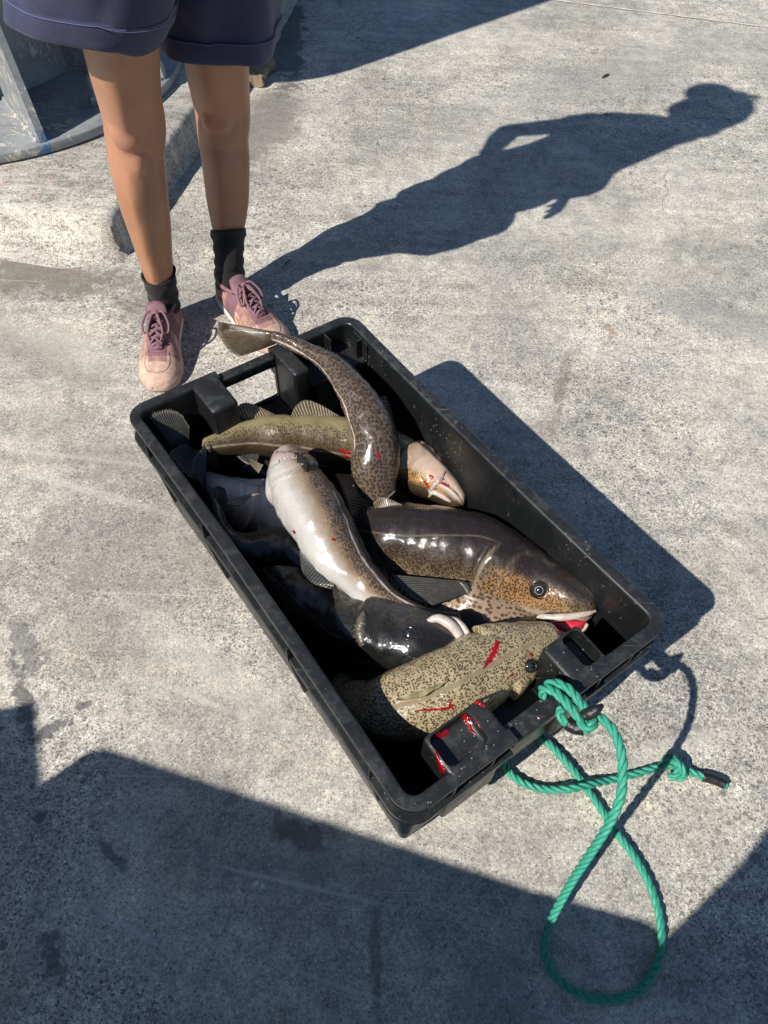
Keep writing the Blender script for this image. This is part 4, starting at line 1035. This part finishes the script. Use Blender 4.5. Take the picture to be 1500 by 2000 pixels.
hc_ = V(((RL[-1][0]+LL[-1][0])/2, (RL[-1][1]+LL[-1][1])/2, hipz))
person = empty('person', (hc_.x, hc_.y, 0), 'person in navy shorts, black socks and rose sneakers standing behind the fish crate', 'person')
def hand(mb, wrist, dirv, side, up_=V((0, -1, 0))):
    d = V(dirv).normalized(); s = V(side); s = (s-d*s.dot(d)).normalized(); n_ = d.cross(s)
    pts = [tuple(wrist+d*t) for t in (-.02, .01, .05, .085)]
    a = []
    for (x, y, z), rx, ry in zip(pts, (.026, .03, .038, .036), (.019, .017, .015, .012)): a.append((x, y, z, rx, ry))
    A = np.array(a); A, _ = catmull(A, 10); rg = []
    for q in A: rg.append([V(q[:3])+s*q[3]*math.cos(t)+n_*q[4]*math.sin(t) for t in np.linspace(0, 2*math.pi, 16, endpoint=False)])
    mb.add(rings_mesh([[tuple(p) for p in r] for r in rg]))
    for i, ln in enumerate((.068, .078, .072, .056)):
        b0 = wrist+d*.078+s*(.029-.0193*i); sp = s*(.10-.07*i)
        p = [b0, b0+(d+sp)*ln*.45+n_*.004, b0+(d*.95+sp)*ln*.75+n_*.013, b0+(d*.85+sp)*ln+n_*.024]
        mb.add(tube([tuple(x) for x in p], [.0095, .009, .0083, .006], 10, 12))
    b0 = wrist+d*.022+s*.024
    mb.add(tube([tuple(b0), tuple(b0+s*.022+d*.022), tuple(b0+s*.034+d*.046), tuple(b0+s*.036+d*.064)], [.013, .0115, .0098, .007], 10, 12))
def legloft(Lg):
    a, _ = catmull(np.array(Lg, float), 80); T = np.gradient(a[:, :3], axis=0); T /= np.linalg.norm(T, axis=1)[:, None]; rg = []
    for i in range(len(a)):
        x = np.array([1, 0, 0.]); x = x-T[i]*np.dot(x, T[i]); x /= np.linalg.norm(x); y = np.cross(T[i], x); z = a[i, 2]
        pt = float(np.interp(z, [.05, .12, .2, .33, .40, .46, .52, .7], [.1, .45, .85, .75, .35, .45, .55, .2])); row = []
        for t in np.linspace(0, 2*math.pi, 40, endpoint=False):
            c, q = math.cos(t), math.sin(t)
            if q < 0: cx = math.copysign(abs(c)**(1+.55*pt*abs(q)), c); yy = q*(1+.22*pt*abs(q)**3)
            else: cx, yy = c, q
            row.append(a[i, :3]+x*a[i, 3]*cx+y*a[i, 4]*yy)
        rg.append(row)
    return rings_mesh(rg)
def build_person():
    mb = MB(); mb.add(legloft(RL)); mb.add(legloft(LL))
    for Lg in (RL, LL):
        k = Lg[9]; z = k[2]
        # kneecap, shin tendon, calf, foot
        mb.add(blob((k[0]-.002, k[1]-k[4]+.006, z+.002), .031, .021, .036)); mb.add(blob((k[0]+.0, Lg[7][1]-Lg[7][4]+.006, Lg[7][2]+.008), .019, .012, .026)); mb.add(blob((k[0]+.026, k[1]-k[4]+.030, z-.012), .020, .022, .035)); mb.add(blob((k[0]-.028, k[1]-k[4]+.032, z-.010), .018, .02, .035))
        c = Lg[5]; mb.add(blob((c[0], c[1]+.022, c[2]+.01), c[3]*.86, .045, .09))
    # feet
    for Lg, d in ((RL, V((.06, -1, 0)).normalized()), (LL, V((.45, -.9, 0)).normalized())):
        a = V(Lg[0][:3]); mb.add(loft([tuple(a+V((0, 0, .02))-d*.012)+(.024, .026), tuple(a)+(.024, .026), tuple(a+d*.05-V((0, 0, .010)))+(.022, .018), tuple(a+d*.12-V((0, 0, .020)))+(.024, .010)], 16, 14))
    # pelvis, torso, neck, head leaning slightly to her left
    hx, hy = hc_.x, hc_.y+.03
    tor = [(hx, hy, .74, .150, .095), (hx, hy, .82, .165, .105), (hx+.01, hy, .90, .155, .098), (hx+.02, hy, .99, .130, .083), (hx+.03, hy, 1.05, .122, .08), (hx+.045, hy, 1.15, .138, .092), (hx+.06, hy, 1.25, .150, .10), (hx+.07, hy, 1.32, .155, .085), (hx+.08, hy-.01, 1.365, .11, .062), (hx+.085, hy-.01, 1.385, .06, .055)]
    mb.add(loft(tor, 32, 40))
    nk = V((hx+.10, hy-.03, 1.39)); hd = V((hx+.130, hy-.062, 1.545))
    mb.add(loft([(nk.x-.005, nk.y, 1.34, .055, .055), (nk.x, nk.y, 1.40, .050, .052), (nk.x+.025, nk.y-.02, 1.46, .048, .052)], 20, 12))
    mb.add(blob(hd, .073, .092, .108, 24, 16)); mb.add(blob(hd+V((0, -.055, -.065)), .045, .04, .035))       # chin
    mb.add(blob(hd+V((0, -.098, -.012)), .012, .018, .02)); mb.add(blob(hd+V((0, -.088, -.045)), .024, .012, .009))
    for s in (-1, 1):
        mb.add(blob(hd+V((s*.074, .0, -.008)), .008, .018, .03)); mb.add(blob(hd+V((s*.03, -.078, .018)), .017, .012, .009))
    # her right arm on the hip, her left arm hanging
    sr = V((hx-.085, hy+.01, 1.335)); el = V((-.600, 1.50, 1.155)); wr = V((hx-.155, hy+.05, .985))
    mb.add(loft([tuple(sr+V((.03, 0, 0)))+(.05, .05), tuple(sr)+(.05, .05), tuple(sr.lerp(el, .45))+(.043, .043), tuple(el)+(.034, .034)], 18, 24))
    mb.add(tube([tuple(el+V((0, 0, .01))), tuple(el.lerp(wr, .3)), tuple(el.lerp(wr, .7)), tuple(wr)], [.036, .038, .031, .025], 16, 20))
    hand(mb, wr, (.75, -.1, -.55), (0, -.6, .6))
    sL = V((hx+.20, hy-.01, 1.325)); eL = V((hx+.165, hy+.05, 1.08)); wL = V((-.215, 1.388, .875))
    mb.add(tube([tuple(sL-V((.06, 0, -.01))), tuple(sL), tuple(sL.lerp(eL, .45)), tuple(eL)], [.05, .05, .042, .036], 16, 24))
    mb.add(tube([tuple(eL), tuple(eL.lerp(wL, .3)), tuple(eL.lerp(wL, .7)), tuple(wL)], [.036, .036, .029, .024], 16, 20))
    hand(mb, wL, (.045, -.055, -.145), (-.3, -.95, .1))
    me = modded(mb.me(), [('REMESH', dict(mode='VOXEL', voxel_size=.0042)), ('SMOOTH', dict(factor=.6, iterations=11))])
    # knee tint
    co = np.empty(len(me.vertices)*3, np.float32); me.vertices.foreach_get('co', co); co = co.reshape(-1, 3); kn = np.zeros(len(co))
    for Lg in (RL, LL):
        for idx, rad in ((9, .05), (7, .035)):
            k = Lg[idx]; d = np.linalg.norm(co-np.array([k[0], k[1]-k[4], k[2]]), axis=1); kn = np.maximum(kn, np.exp(-(d/rad)**2))
    fattr(me, 'knee', kn)
    global BODY; BODY = BVHTree.FromPolygons([v.co.copy() for v in me.vertices], [tuple(p.vertices) for p in me.polygons])
    link('body', me, M_skin, person)
    # hair with a top bun and loose ends
    m = MB()
    m.add(blob(hd+V((0, .022, .03)), .106, .108, .118, 24, 14)); m.add(blob(hd+V((-.055, .075, .105)), .078, .072, .062)); m.add(blob(hd+V((.0, .08, -.05)), .082, .055, .08)); m.add(blob(hd+V((.07, .03, -.04)), .035, .05, .08))
    for i in range(190):
        a = random.uniform(0, 6.28); r = hd+V((.085*math.cos(a), .05+.07*math.sin(a)*.6, random.uniform(-.02, .13))); d = V((math.cos(a)*.6, .3, random.uniform(-.6, .8))).normalized()
        m.add(tube([tuple(r), tuple(r+d*.018), tuple(r+d*random.uniform(.025, .042)+V((0, 0, -.012)))], [.006, .004, .0015], 5, 6))
    hm = modded(m.me(), [('REMESH', dict(mode='VOXEL', voxel_size=.004))]); link('hair', hm, M_hair, person)
    # shirt
    st = [(x+.02*max(0, (1.25-z)/.3), y, z, rx+.016+.05*max(0, (1.25-z)/.3), ry+.014+.02*max(0, (1.2-z)/.3)) for x, y, z, rx, ry in tor[2:8]]
    m = MB().add(loft(st, 40, 30)); m.add(loft([tuple(sr+V((.06, 0, .0)))+(.066, .066), tuple(sr)+(.06, .06), tuple(sr.lerp(el, .35))+(.056, .056)], 18, 10)); m.add(tube([tuple(sL-V((.07, 0, -.01))), tuple(sL), tuple(sL.lerp(eL, .35))], [.062, .06, .056], 16, 10))
    link('shirt', modded(m.me(), [('REMESH', dict(mode='VOXEL', voxel_size=.006)), ('SMOOTH', dict(factor=.5, iterations=4))]), M_shirt, person)
build_person()

def push(pts, d):
    out = []
    for p in pts:
        p = V(p); q, n_, i_, ds = BODY.find_nearest(p, .12)
        if q is not None and (p-q).dot(n_) < d:
            k_ = q+n_*d; p = k_ if (p-q).dot(n_) < 0 or ds < d else p
        out.append(p)
    return out
def shorts():
    sh = bpy.data.objects.new('shorts', None)
    hx, hy = hc_.x, hc_.y+.03
    m = 96
    def legtube(hem, top, tilt, seed, name):
        """hem=(x,y,z,rx,ry) ; top ring; builds shell with cuff"""
        rr = np.random.default_rng(seed); ph = rr.uniform(0, 6, 5); rg = []
        def ring(t, off):
            c = [hem[i]*(1-t)+top[i]*t for i in range(5)]; row = []
            for a in np.linspace(0, 2*math.pi, m, endpoint=False):
                wv = (1-t)*(.0045*math.sin(3*a+ph[0])+.003*math.sin(5*a+ph[1]+t*2)+.0015*math.sin(9*a+ph[2]+t*9))
                fold = .0035*math.sin(7*a+t*14+ph[3])*t*(1-t)*3
                e_ = .72+.28*t; ca, sa = math.cos(a), math.sin(a)
                x = (c[3]+off+wv+fold)*math.copysign(abs(ca)**e_, ca); y = (c[4]+off+wv+fold)*math.copysign(abs(sa)**e_, sa)
                row.append((c[0]+x, c[1]+y, c[2]+(1-t)*(tilt[0]*x/hem[3]+tilt[1]*y/hem[4])+.002*(1-t)*math.sin(4*a+ph[4])))
            return row
        Lg = np.linalg.norm(np.array(top[:3])-np.array(hem[:3])); cu = .038/Lg
        rg = [ring(.0+.02, -.006), ring(.0, -.004), ring(0, .0025), ring(.008, .004)]
        rg += [ring(cu*q, .0042) for q in (.3, .6, .93)]
        rg += [ring(cu*1.0, .0036), ring(cu*1.015, .0)]
        rg += [ring(t, 0) for t in np.linspace(cu*1.1, 1, 20)]
        rg += [ring(t, -.006) for t in np.linspace(1, .02, 6)]
        v, f = rings_mesh(rg, False); return v, f, [ring(cu*.985, .0048)]
    mb = MB(); seams = []
    def PY(px, py, y):
        d = rt*((px-750)/F)+up*((1000-py)/F)+fw; return V((0, 0, HC))+d*(y/d.y)
    def hemdef(Aq, Bq, Fq, yc, yf):
        A, B, Fp = PY(*Aq, yc), PY(*Bq, yc), PY(*Fq, yf); cz = (A.z+B.z)/2
        return ((A.x+B.x)/2, yc, cz, (B.x-A.x)/2, yc-yf), ((B.z-A.z)/2, cz-Fp.z)
    yR, yL = RL[13][1], LL[12][1]
    hR, tR = hemdef((28, -6), (322, 60), (238, 93), yR+.01, yR-RL[13][4]-.030)
    hL, tL = hemdef((322, 78), (540, 98), (430, 128), yL+.01, yL-LL[12][4]-.030)
    # the hem rings (her right / her left)
    A = legtube(hR, (hx-.070, RL[-1][1]+.01, .80, .125, .138), tR, 3, 'a')
    B = legtube(hL, (hx+.070, LL[-1][1], .80, .115, .130), tL, 5, 'b')
    for s in (A, B):
        nout = 29*m; mb.add((push(s[0][:nout], .009)+push(s[0][nout:], .004), s[1])); seams += [push(s[2][0], .0145)]
    o1 = link('shorts', mesh(mb.v, mb.f), M_navy, person)
    hip = [(hx, hy, .765, .150, .118), (hx, hy, .80, .178, .124), (hx, hy, .87, .172, .118), (hx+.01, hy, .94, .158, .108), (hx+.014, hy, .955, .155, .105)]
    hv, hf = loft(hip, 48, 20); link('waistband', MB().add((push(hv, .01), hf)).me(), M_navy, o1)
    sm = MB()
    for s in seams: sm.add(tube(s+[s[0]], .0007, 5))
    link('hem_seam', sm.me(), M_seam, o1)
shorts()

def sock(Lg, n, top):
    a = np.array(Lg[:5], float); a, _ = catmull(a, 40); z = a[:, 2]; a = a[z <= top]
    p = a[:, :]; nn = len(p); rg = []; m = 40
    T = np.gradient(p[:, :3], axis=0); T /= np.linalg.norm(T, axis=1)[:, None]
    for i in range(nn):
        x = np.array([1, 0, 0.]); x -= T[i]*np.dot(x, T[i]); x /= np.linalg.norm(x); y = np.cross(T[i], x)
        row = []
        for t in np.linspace(0, 2*math.pi, m, endpoint=False):
            w_ = .0042+.0016*math.sin(i*1.05+.8*math.sin(t*2+n))+(.0015 if i > nn-5 else 0)
            row.append(p[i, :3]+x*(p[i, 3]+w_)*math.cos(t)+y*(p[i, 4]+w_)*math.sin(t)+np.array([0, 0, .006*math.sin(t+n)*(i/nn)]))
        rg.append(row)
    inner = [[tuple(np.array(q)*.0+np.array(p[-1, :3])+(np.array(q)-p[-1, :3])*.9) for q in rg[-1]]]
    v, f = rings_mesh(rg+inner, False); nb = len(rg)*m; link('sock', mesh(push(v[:nb], .0035)+list(v[nb:]), f), M_sock, person)
sock(RL, 0, .150); sock(LL, 2, .172)

def sneaker(ankle, dirv, fwd_):
    """local frame: x to the toe, y sideways (left of the toe), z up; origin under the ankle"""
    d = V((dirv[0], dirv[1], 0)).normalized(); s = V((-d.y, d.x, 0)); o0 = V((ankle.x, ankle.y, 0))+d*fwd_
    def W(x, y, z): return o0+d*x+s*y+V((0, 0, z))
    xs = np.array([-.066, -.055, -.03, 0, .04, .08, .12, .155, .180, .194, .200])
    wl = np.array([.004, .023, .032, .033, .034, .039, .045, .045, .036, .021, .003])
    off = np.array([0, 0, 0, -.001, -.002, -.001, .002, .004, .005, .004, .003])
    def wd(x): return np.interp(x, xs, wl)
    def of(x): return np.interp(x, xs, off)
    # fine outline
    tt = np.linspace(0, 1, 40); xx = -.066+.266*(.5-.5*np.cos(np.pi*tt))
    ww = np.array([np.interp(x, xs, wl) for x in xx]); ww = np.convolve(np.r_[ww[0], ww, ww[-1]], [.25, .5, .25], 'valid')
    outl = [(x, of(x)+w_) for x, w_ in zip(xx, ww)]+[(x, of(x)-w_) for x, w_ in zip(xx[::-1], ww[::-1])]
    rg = []
    for k, z in ((.96, .0), (1.0, .002), (1.03, .009), (1.01, .017), (1.02, .020), (.97, .022)):
        rg.append([W(.066+(x-.067)*.985*(1+(k-1)*.35), y*k, z*(1-.55*float(sst(.06, .12, x)))+(.006 if x < -.03 else 0)*(z > .015)) for x, y in outl])
    sole_me = MB().add(rings_mesh([[tuple(p) for p in r] for r in rg])).me()
    # upper: domes across the shoe from heel to toe
    N = 64; m = 33; rg = []; mats = []
    hgt = lambda x: np.interp(x, [-.066, -.05, -.02, .02, .05, .08, .12, .155, .18, .197], [.062, .078, .078, .082, .084, .076, .058, .046, .037, .024])
    for i, x in enumerate(np.linspace(-.064, .197, N)):
        w_ = float(np.interp(x, xx, ww))*1.0+.0005; h = float(hgt(x))-.022; row = []
        for j in range(m):
            a = math.pi*j/(m-1); c, q = math.cos(a), math.sin(a)
            open_ = sst(.045, .03, x) if x > -.03 else sst(-.062, -.045, x)
            zc = h*abs(q)**(.62 if x < .1 else .75)
            lo = .022-.016*float(sst(.05, .12, x)); bl = 1+.05*float(sst(.05, .12, x))*(abs(q) < .35)
            row.append(W(x+(.004 if x > .19 else 0)*(abs(q) < .5), of(x)+math.copysign(abs(c)**.85, c)*w_*bl*(1-.22*abs(q)*(x < .1)), lo+zc*(h+.022-lo)/h))
        rg.append([tuple(p) for p in row])
    v = [p for r in rg for p in r]; f = []; mi = []
    for i in range(N-1):
        x = -.064+.261*(i+.5)/(N-1)
        for j in range(m-1):
            q = (j+.5)/(m-1)      # 0..1 around
            if x < .048 and .30 < q < .70 and x > -.054: continue          # collar opening
            f.append((i*m+j, i*m+j+1, (i+1)*m+j+1, (i+1)*m+j))
            mid = abs(q-.5)
            k = 0
            if x > .150: k = 1
            elif x > .135 and mid > .12: k = 1
            elif x < -.01: k = 2 if mid < .36 else 0
            elif mid < .13 and x < .14: k = 2
            elif .02 < x < .07 and mid > .2: k = 2
            elif mid > .36 and x > .06: k = 1
            mi.append(k)
    f.append(tuple((N-1)*m+j for j in range(m))); mi.append(1); f.append(tuple(range(m))); mi.append(0)
    me = mesh(v, f); bmx = bmesh.new(); bmx.from_mesh(me); bmesh.ops.recalc_face_normals(bmx, faces=bmx.faces); bmx.to_mesh(me); bmx.free()
    me.materials.append(M_suede); me.materials.append(M_mesh); me.materials.append(M_mauve)
    for p, k in zip(me.polygons, mi): p.material_index = k
    up_ = link('sneaker', me, None, person); link('sole', sole_me, M_sole, up_); sd = up_.modifiers.new('s', 'SOLIDIFY'); sd.thickness = .003; sd.offset = -1
    # collar roll
    col = [W(x, of(x)+y, z) for x, y, z in ((.052, 0, .083), (.045, .018, .082), (.02, .0265, .079), (-.01, .027, .0765), (-.035, .023, .079), (-.052, .012, .083), (-.056, 0, .085), (-.052, -.012, .083), (-.035, -.023, .079), (-.01, -.027, .0765), (.02, -.0265, .079), (.045, -.018, .082), (.052, 0, .083))]
    link('collar', MB().add(tube([tuple(p) for p in col], .0046, 10, 60)).me(), M_mauve, up_)
    # tongue
    tg = []
    for k, x in enumerate(np.linspace(.030, .125, 14)):
        z = float(np.interp(x, [.03, .05, .09, .125], [.108, .092, .078, .060])); wt = float(np.interp(x, [.03, .045, .09, .125], [.019, .023, .02, .012]))
        tg.append([tuple(W(x, of(x)+wt*c, z+.004*q-.004*c*c)) for c, q in [(math.cos(t), math.sin(t)) for t in np.linspace(0, 2*math.pi, 16, endpoint=False)]])
    link('tongue', MB().add(rings_mesh(tg)).me(), M_mauve, up_)
    # toe-cap stitching and eyestay edge
    bv = BVHTree.FromPolygons([V(p) for p in v], f)
    def drape(x, y, off_):
        q, n_, _, _ = bv.ray_cast(W(x, y, .2), V((0, 0, -1))); return tuple(q+V((0, 0, off_))) if q is not None else None
    def thread(pts, r=.0006, off_=.0003, mat=M_thread, nm='stitching'):
        q, _ = catmull([(x, y, 0) for x, y in pts], 40); out = [drape(x, y, off_) for x, y, _ in q]; out = [p for p in out if p]
        if len(out) > 4: link(nm, MB().add(tube(out, r, 5)).me(), mat, up_)
    thread([(.128, .026), (.150, .030), (.170, .022), (.176, .004), (.170, -.016), (.150, -.024), (.128, -.020)])
    thread([(.128, .020), (.132, .004), (.128, -.016)])
    thread([(.06, .026), (.10, .024), (.134, .018)]); thread([(.06, -.026), (.10, -.022), (.134, -.016)])
    # laces
    lm = MB(); ex = np.linspace(.062, .118, 5)
    for k in range(5):
        x = ex[k]; z = float(np.interp(x, [.03, .05, .09, .125], [.100, .094, .083, .064])); yw = .019-.002*k
        for sg in (1, -1):
            x2 = ex[min(4, k+1)] if k < 4 else x+.004
            p = [W(x2, of(x2)-sg*yw, z-.008), W((x+x2)/2, of(x), z+.002+.001*sg), W(x, of(x)+sg*yw, z-.003)]
            lm.add(tube([tuple(q) for q in p], .0026, 7, 12))
    z0 = .102; kx = .058
    lm.add(tube([tuple(W(kx, -.008, z0)), tuple(W(kx+.004, 0, z0+.004)), tuple(W(kx, .008, z0))], .0045, 8, 10))
    for sg in (1, -1):
        lm.add(tube([tuple(W(kx, 0, z0)), tuple(W(kx+.004, sg*.016, z0+.005)), tuple(W(kx+.024, sg*.028, z0-.012)), tuple(W(kx+.036, sg*.024, z0-.026)), tuple(W(kx+.018, sg*.010, z0-.008)), tuple(W(kx, 0, z0))], .0026, 7, 36))
        lm.add(tube([tuple(W(kx, 0, z0)), tuple(W(kx+.016, sg*.008, z0+.001)), tuple(W(kx+.040, sg*.016, z0-.018)), tuple(W(kx+.056, sg*.012, z0-.030))], .0025, 7, 20))
    link('lace', lm.me(), M_lace, up_)
aR = P(322, 590, .055); aL = P(452, 556, .055)
sneaker(V(RL[0][:3]), P(305, 772, .02)-P(330, 640, .02), .020)
sneaker(V(LL[0][:3]), P(545, 690, .02)-P(452, 590, .02), .010)

# ------------------------------------------------------------------ tub-shaped casters added behind the camera to shade the near concrete
def tub(name, corner, ang, wx, wy, h, mat, label, skids=True):
    """added tub-shaped shadow caster; corner = front-left top corner, ang = direction of its front edge, body extends to the right-hand normal"""
    e = V((math.cos(ang), math.sin(ang), 0)); n = V((math.sin(ang), -math.cos(ang), 0))
    c = V((corner[0], corner[1], 0))+e*wx/2+n*wy/2; t = empty(name, (c.x, c.y, 0), label, 'fish tub')
    def RR(hx, hy, z, r=.07):
        out = []
        for cx, cy, a0 in ((hx-r, hy-r, 0), (-hx+r, hy-r, 90), (-hx+r, -hy+r, 180), (hx-r, -hy+r, 270)):
            for i in range(7): a = R(a0+15*i); x, y = cx+r*math.cos(a), cy+r*math.sin(a); p = c+e*x+n*y; out.append((p.x, p.y, z))
        return out
    hx, hy = wx/2, wy/2
    prof = [(.05, .10), (.04, .105), (.03, h*.5), (.012, h-.10), (.0, h-.095), (0, h-.004), (.006, h), (.05, h), (.055, h-.01), (.07, .16)]
    link('caster_body', MB().add(rings_mesh([RR(hx-o, hy-o, z, max(.02, .045-o*.3)) for o, z in prof])).me(), mat, t)
    for s in (-1, 0, 1):
        a = MB(); q = c+e*(s*(hx-.12)); p = [q+e*x+n*y for x, y in ((-.05, -hy+.05), (.05, -hy+.05), (.05, hy-.05), (-.05, hy-.05))]
        a.add(([(v.x, v.y, z) for z in (0, .11) for v in p], [(0,3,2,1),(4,5,6,7),(0,1,5,4),(1,2,6,5),(2,3,7,6),(3,0,4,7)])); link('skid', bevel(a.me(), .008, 2), mat, t, False)
sx, sy = .8103, .7351
def back(px, py, h): q = P(px, py, 0); return (q.x-sx*h, q.y-sy*h)
a = back(172, 1444, .75); b = back(1060, 1738, .75); ang = math.atan2(b[1]-a[1], b[0]-a[0])  # added caster, its front edge set from the wanted shadow line
tub('shadow_caster', a, ang, math.hypot(b[0]-a[0], b[1]-a[1])+.02, .62, .75, M_caster_grey, 'added grey tub-shaped caster behind the viewer, shaped for the long straight shadow')
a2 = back(880, 1748, .80); b2 = back(1300, 1838, .80); a2 = back(1320, 1808, .62); b2 = back(1000, 1722, .62)  # second added caster, carries the near shade further right
ang2 = math.atan2(a2[1]-b2[1], a2[0]-b2[0])
tub('shadow_caster', b2, ang2, math.hypot(a2[0]-b2[0], a2[1]-b2[1]), .42, .62, M_caster_blue, 'small blue shadow caster added beside the grey one behind the viewer')
a3 = back(75, 1365, 1.0); q3 = back(92, 1575, 1.0)
ang3 = math.atan2(q3[1]-a3[1], q3[0]-a3[0])
# added box, its corner set to shade the lower left edge
t = empty('shade_blocker', (a3[0], a3[1], 0), 'added tall blue sun-shading bin at the far left behind the viewer', 'bin')
e = V((math.cos(ang3), math.sin(ang3), 0)); n = V((math.cos(R(195)), math.sin(R(195)), 0)); c = V((a3[0], a3[1], 0))
t.name = 'sun_blocker'
def quad(z, k): return [tuple(c+e*x+n*y+V((0, 0, z))) for x, y in ((k, k), (.26-k, k), (.26-k, .6-k), (k, .6-k))]
link('blocker_body', bevel(MB().add(rings_mesh([quad(0, .04), quad(.93, .01), quad(.935, 0), quad(1.0, 0)])).me(), .012, 3), M_caster_blue, t, False)

# the photographer, behind the camera
def photographer():
    bx, by = .015, -.455
    t = empty('person', (bx, by, 0), 'person in jeans and long white shirt standing behind the viewpoint, outside the photo', 'person')
    mb = MB()
    for s in (-1, 1):
        x = bx+s*.10
        mb.add(loft([(x, by, .02, .04, .05), (x, by, .1, .045, .05), (x, by, .32, .06, .065), (x, by, .48, .06, .062), (x, by, .75, .085, .09), (bx+s*.085, by, .9, .1, .1)], 20, 30))
        mb.add(loft([(x, by-.06, .05, .04, .04), (x, by+.04, .05, .045, .04), (x, by+.16, .035, .045, .028), (x, by+.2, .03, .03, .02)], 14, 12))
        sh_ = V((bx+s*.19, by, 1.36)); el_ = V((bx+s*.24, by+.06, 1.10)); wr_ = V((bx*.3+s*.07, by+.22, 1.12))
        mb.add(tube([tuple(sh_-V((s*.06, 0, 0))), tuple(sh_), tuple(sh_.lerp(el_, .5)), tuple(el_)], [.055, .055, .047, .04], 14, 20))
        mb.add(tube([tuple(el_), tuple(el_.lerp(wr_, .5)), tuple(wr_)], [.04, .036, .027], 14, 16)); hand(mb, wr_, (-s*.3, .55, .5), (0, .1, 1))
    mb.add(loft([(bx, by, .84, .165, .11), (bx, by, .95, .155, .105), (bx, by, 1.08, .15, .10), (bx, by, 1.25, .18, .115), (bx, by, 1.38, .17, .085), (bx, by, 1.42, .08, .06), (bx, by+.01, 1.5, .055, .058)], 24, 36))
    hd = V((bx, by+.04, 1.60)); mb.add(blob(hd, .075, .095, .115, 20, 14)); mb.add(blob(hd+V((0, .05, -.07)), .045, .04, .035)); mb.add(blob(hd+V((0, .1, -.01)), .012, .018, .02))
    for s in (-1, 1): mb.add(blob(hd+V((s*.076, 0, -.01)), .008, .018, .03))
    me = modded(mb.me(), [('REMESH', dict(mode='VOXEL', voxel_size=.008)), ('SMOOTH', dict(factor=.6, iterations=4))]); link('body', me, M_skin, t)
    m = MB()
    for s in (-1, 1):
        x = bx+s*.10; m.add(loft([(x, by, .09, .062, .066), (x, by, .32, .072, .076), (x, by, .48, .072, .075), (x, by, .75, .097, .102), (bx+s*.085, by, .92, .11, .12)], 20, 24))
    link('trousers', m.me(), M_jeans, t)
    link('shirt', MB().add(loft([(bx, by, .52, .215, .17), (bx, by, .75, .205, .15), (bx, by, .95, .185, .128), (bx, by, 1.08, .168, .118), (bx, by, 1.25, .195, .13), (bx, by, 1.375, .18, .098), (bx, by, 1.42, .09, .07)], 28, 30)).me(), M_shirt, t)  # hem drawn long and wide to close a lit gap in the cast shade
    link('hair', MB().add(blob(hd+V((0, -.025, .03)), .085, .095, .105, 20, 12)).me(), M_hair, t)
photographer()
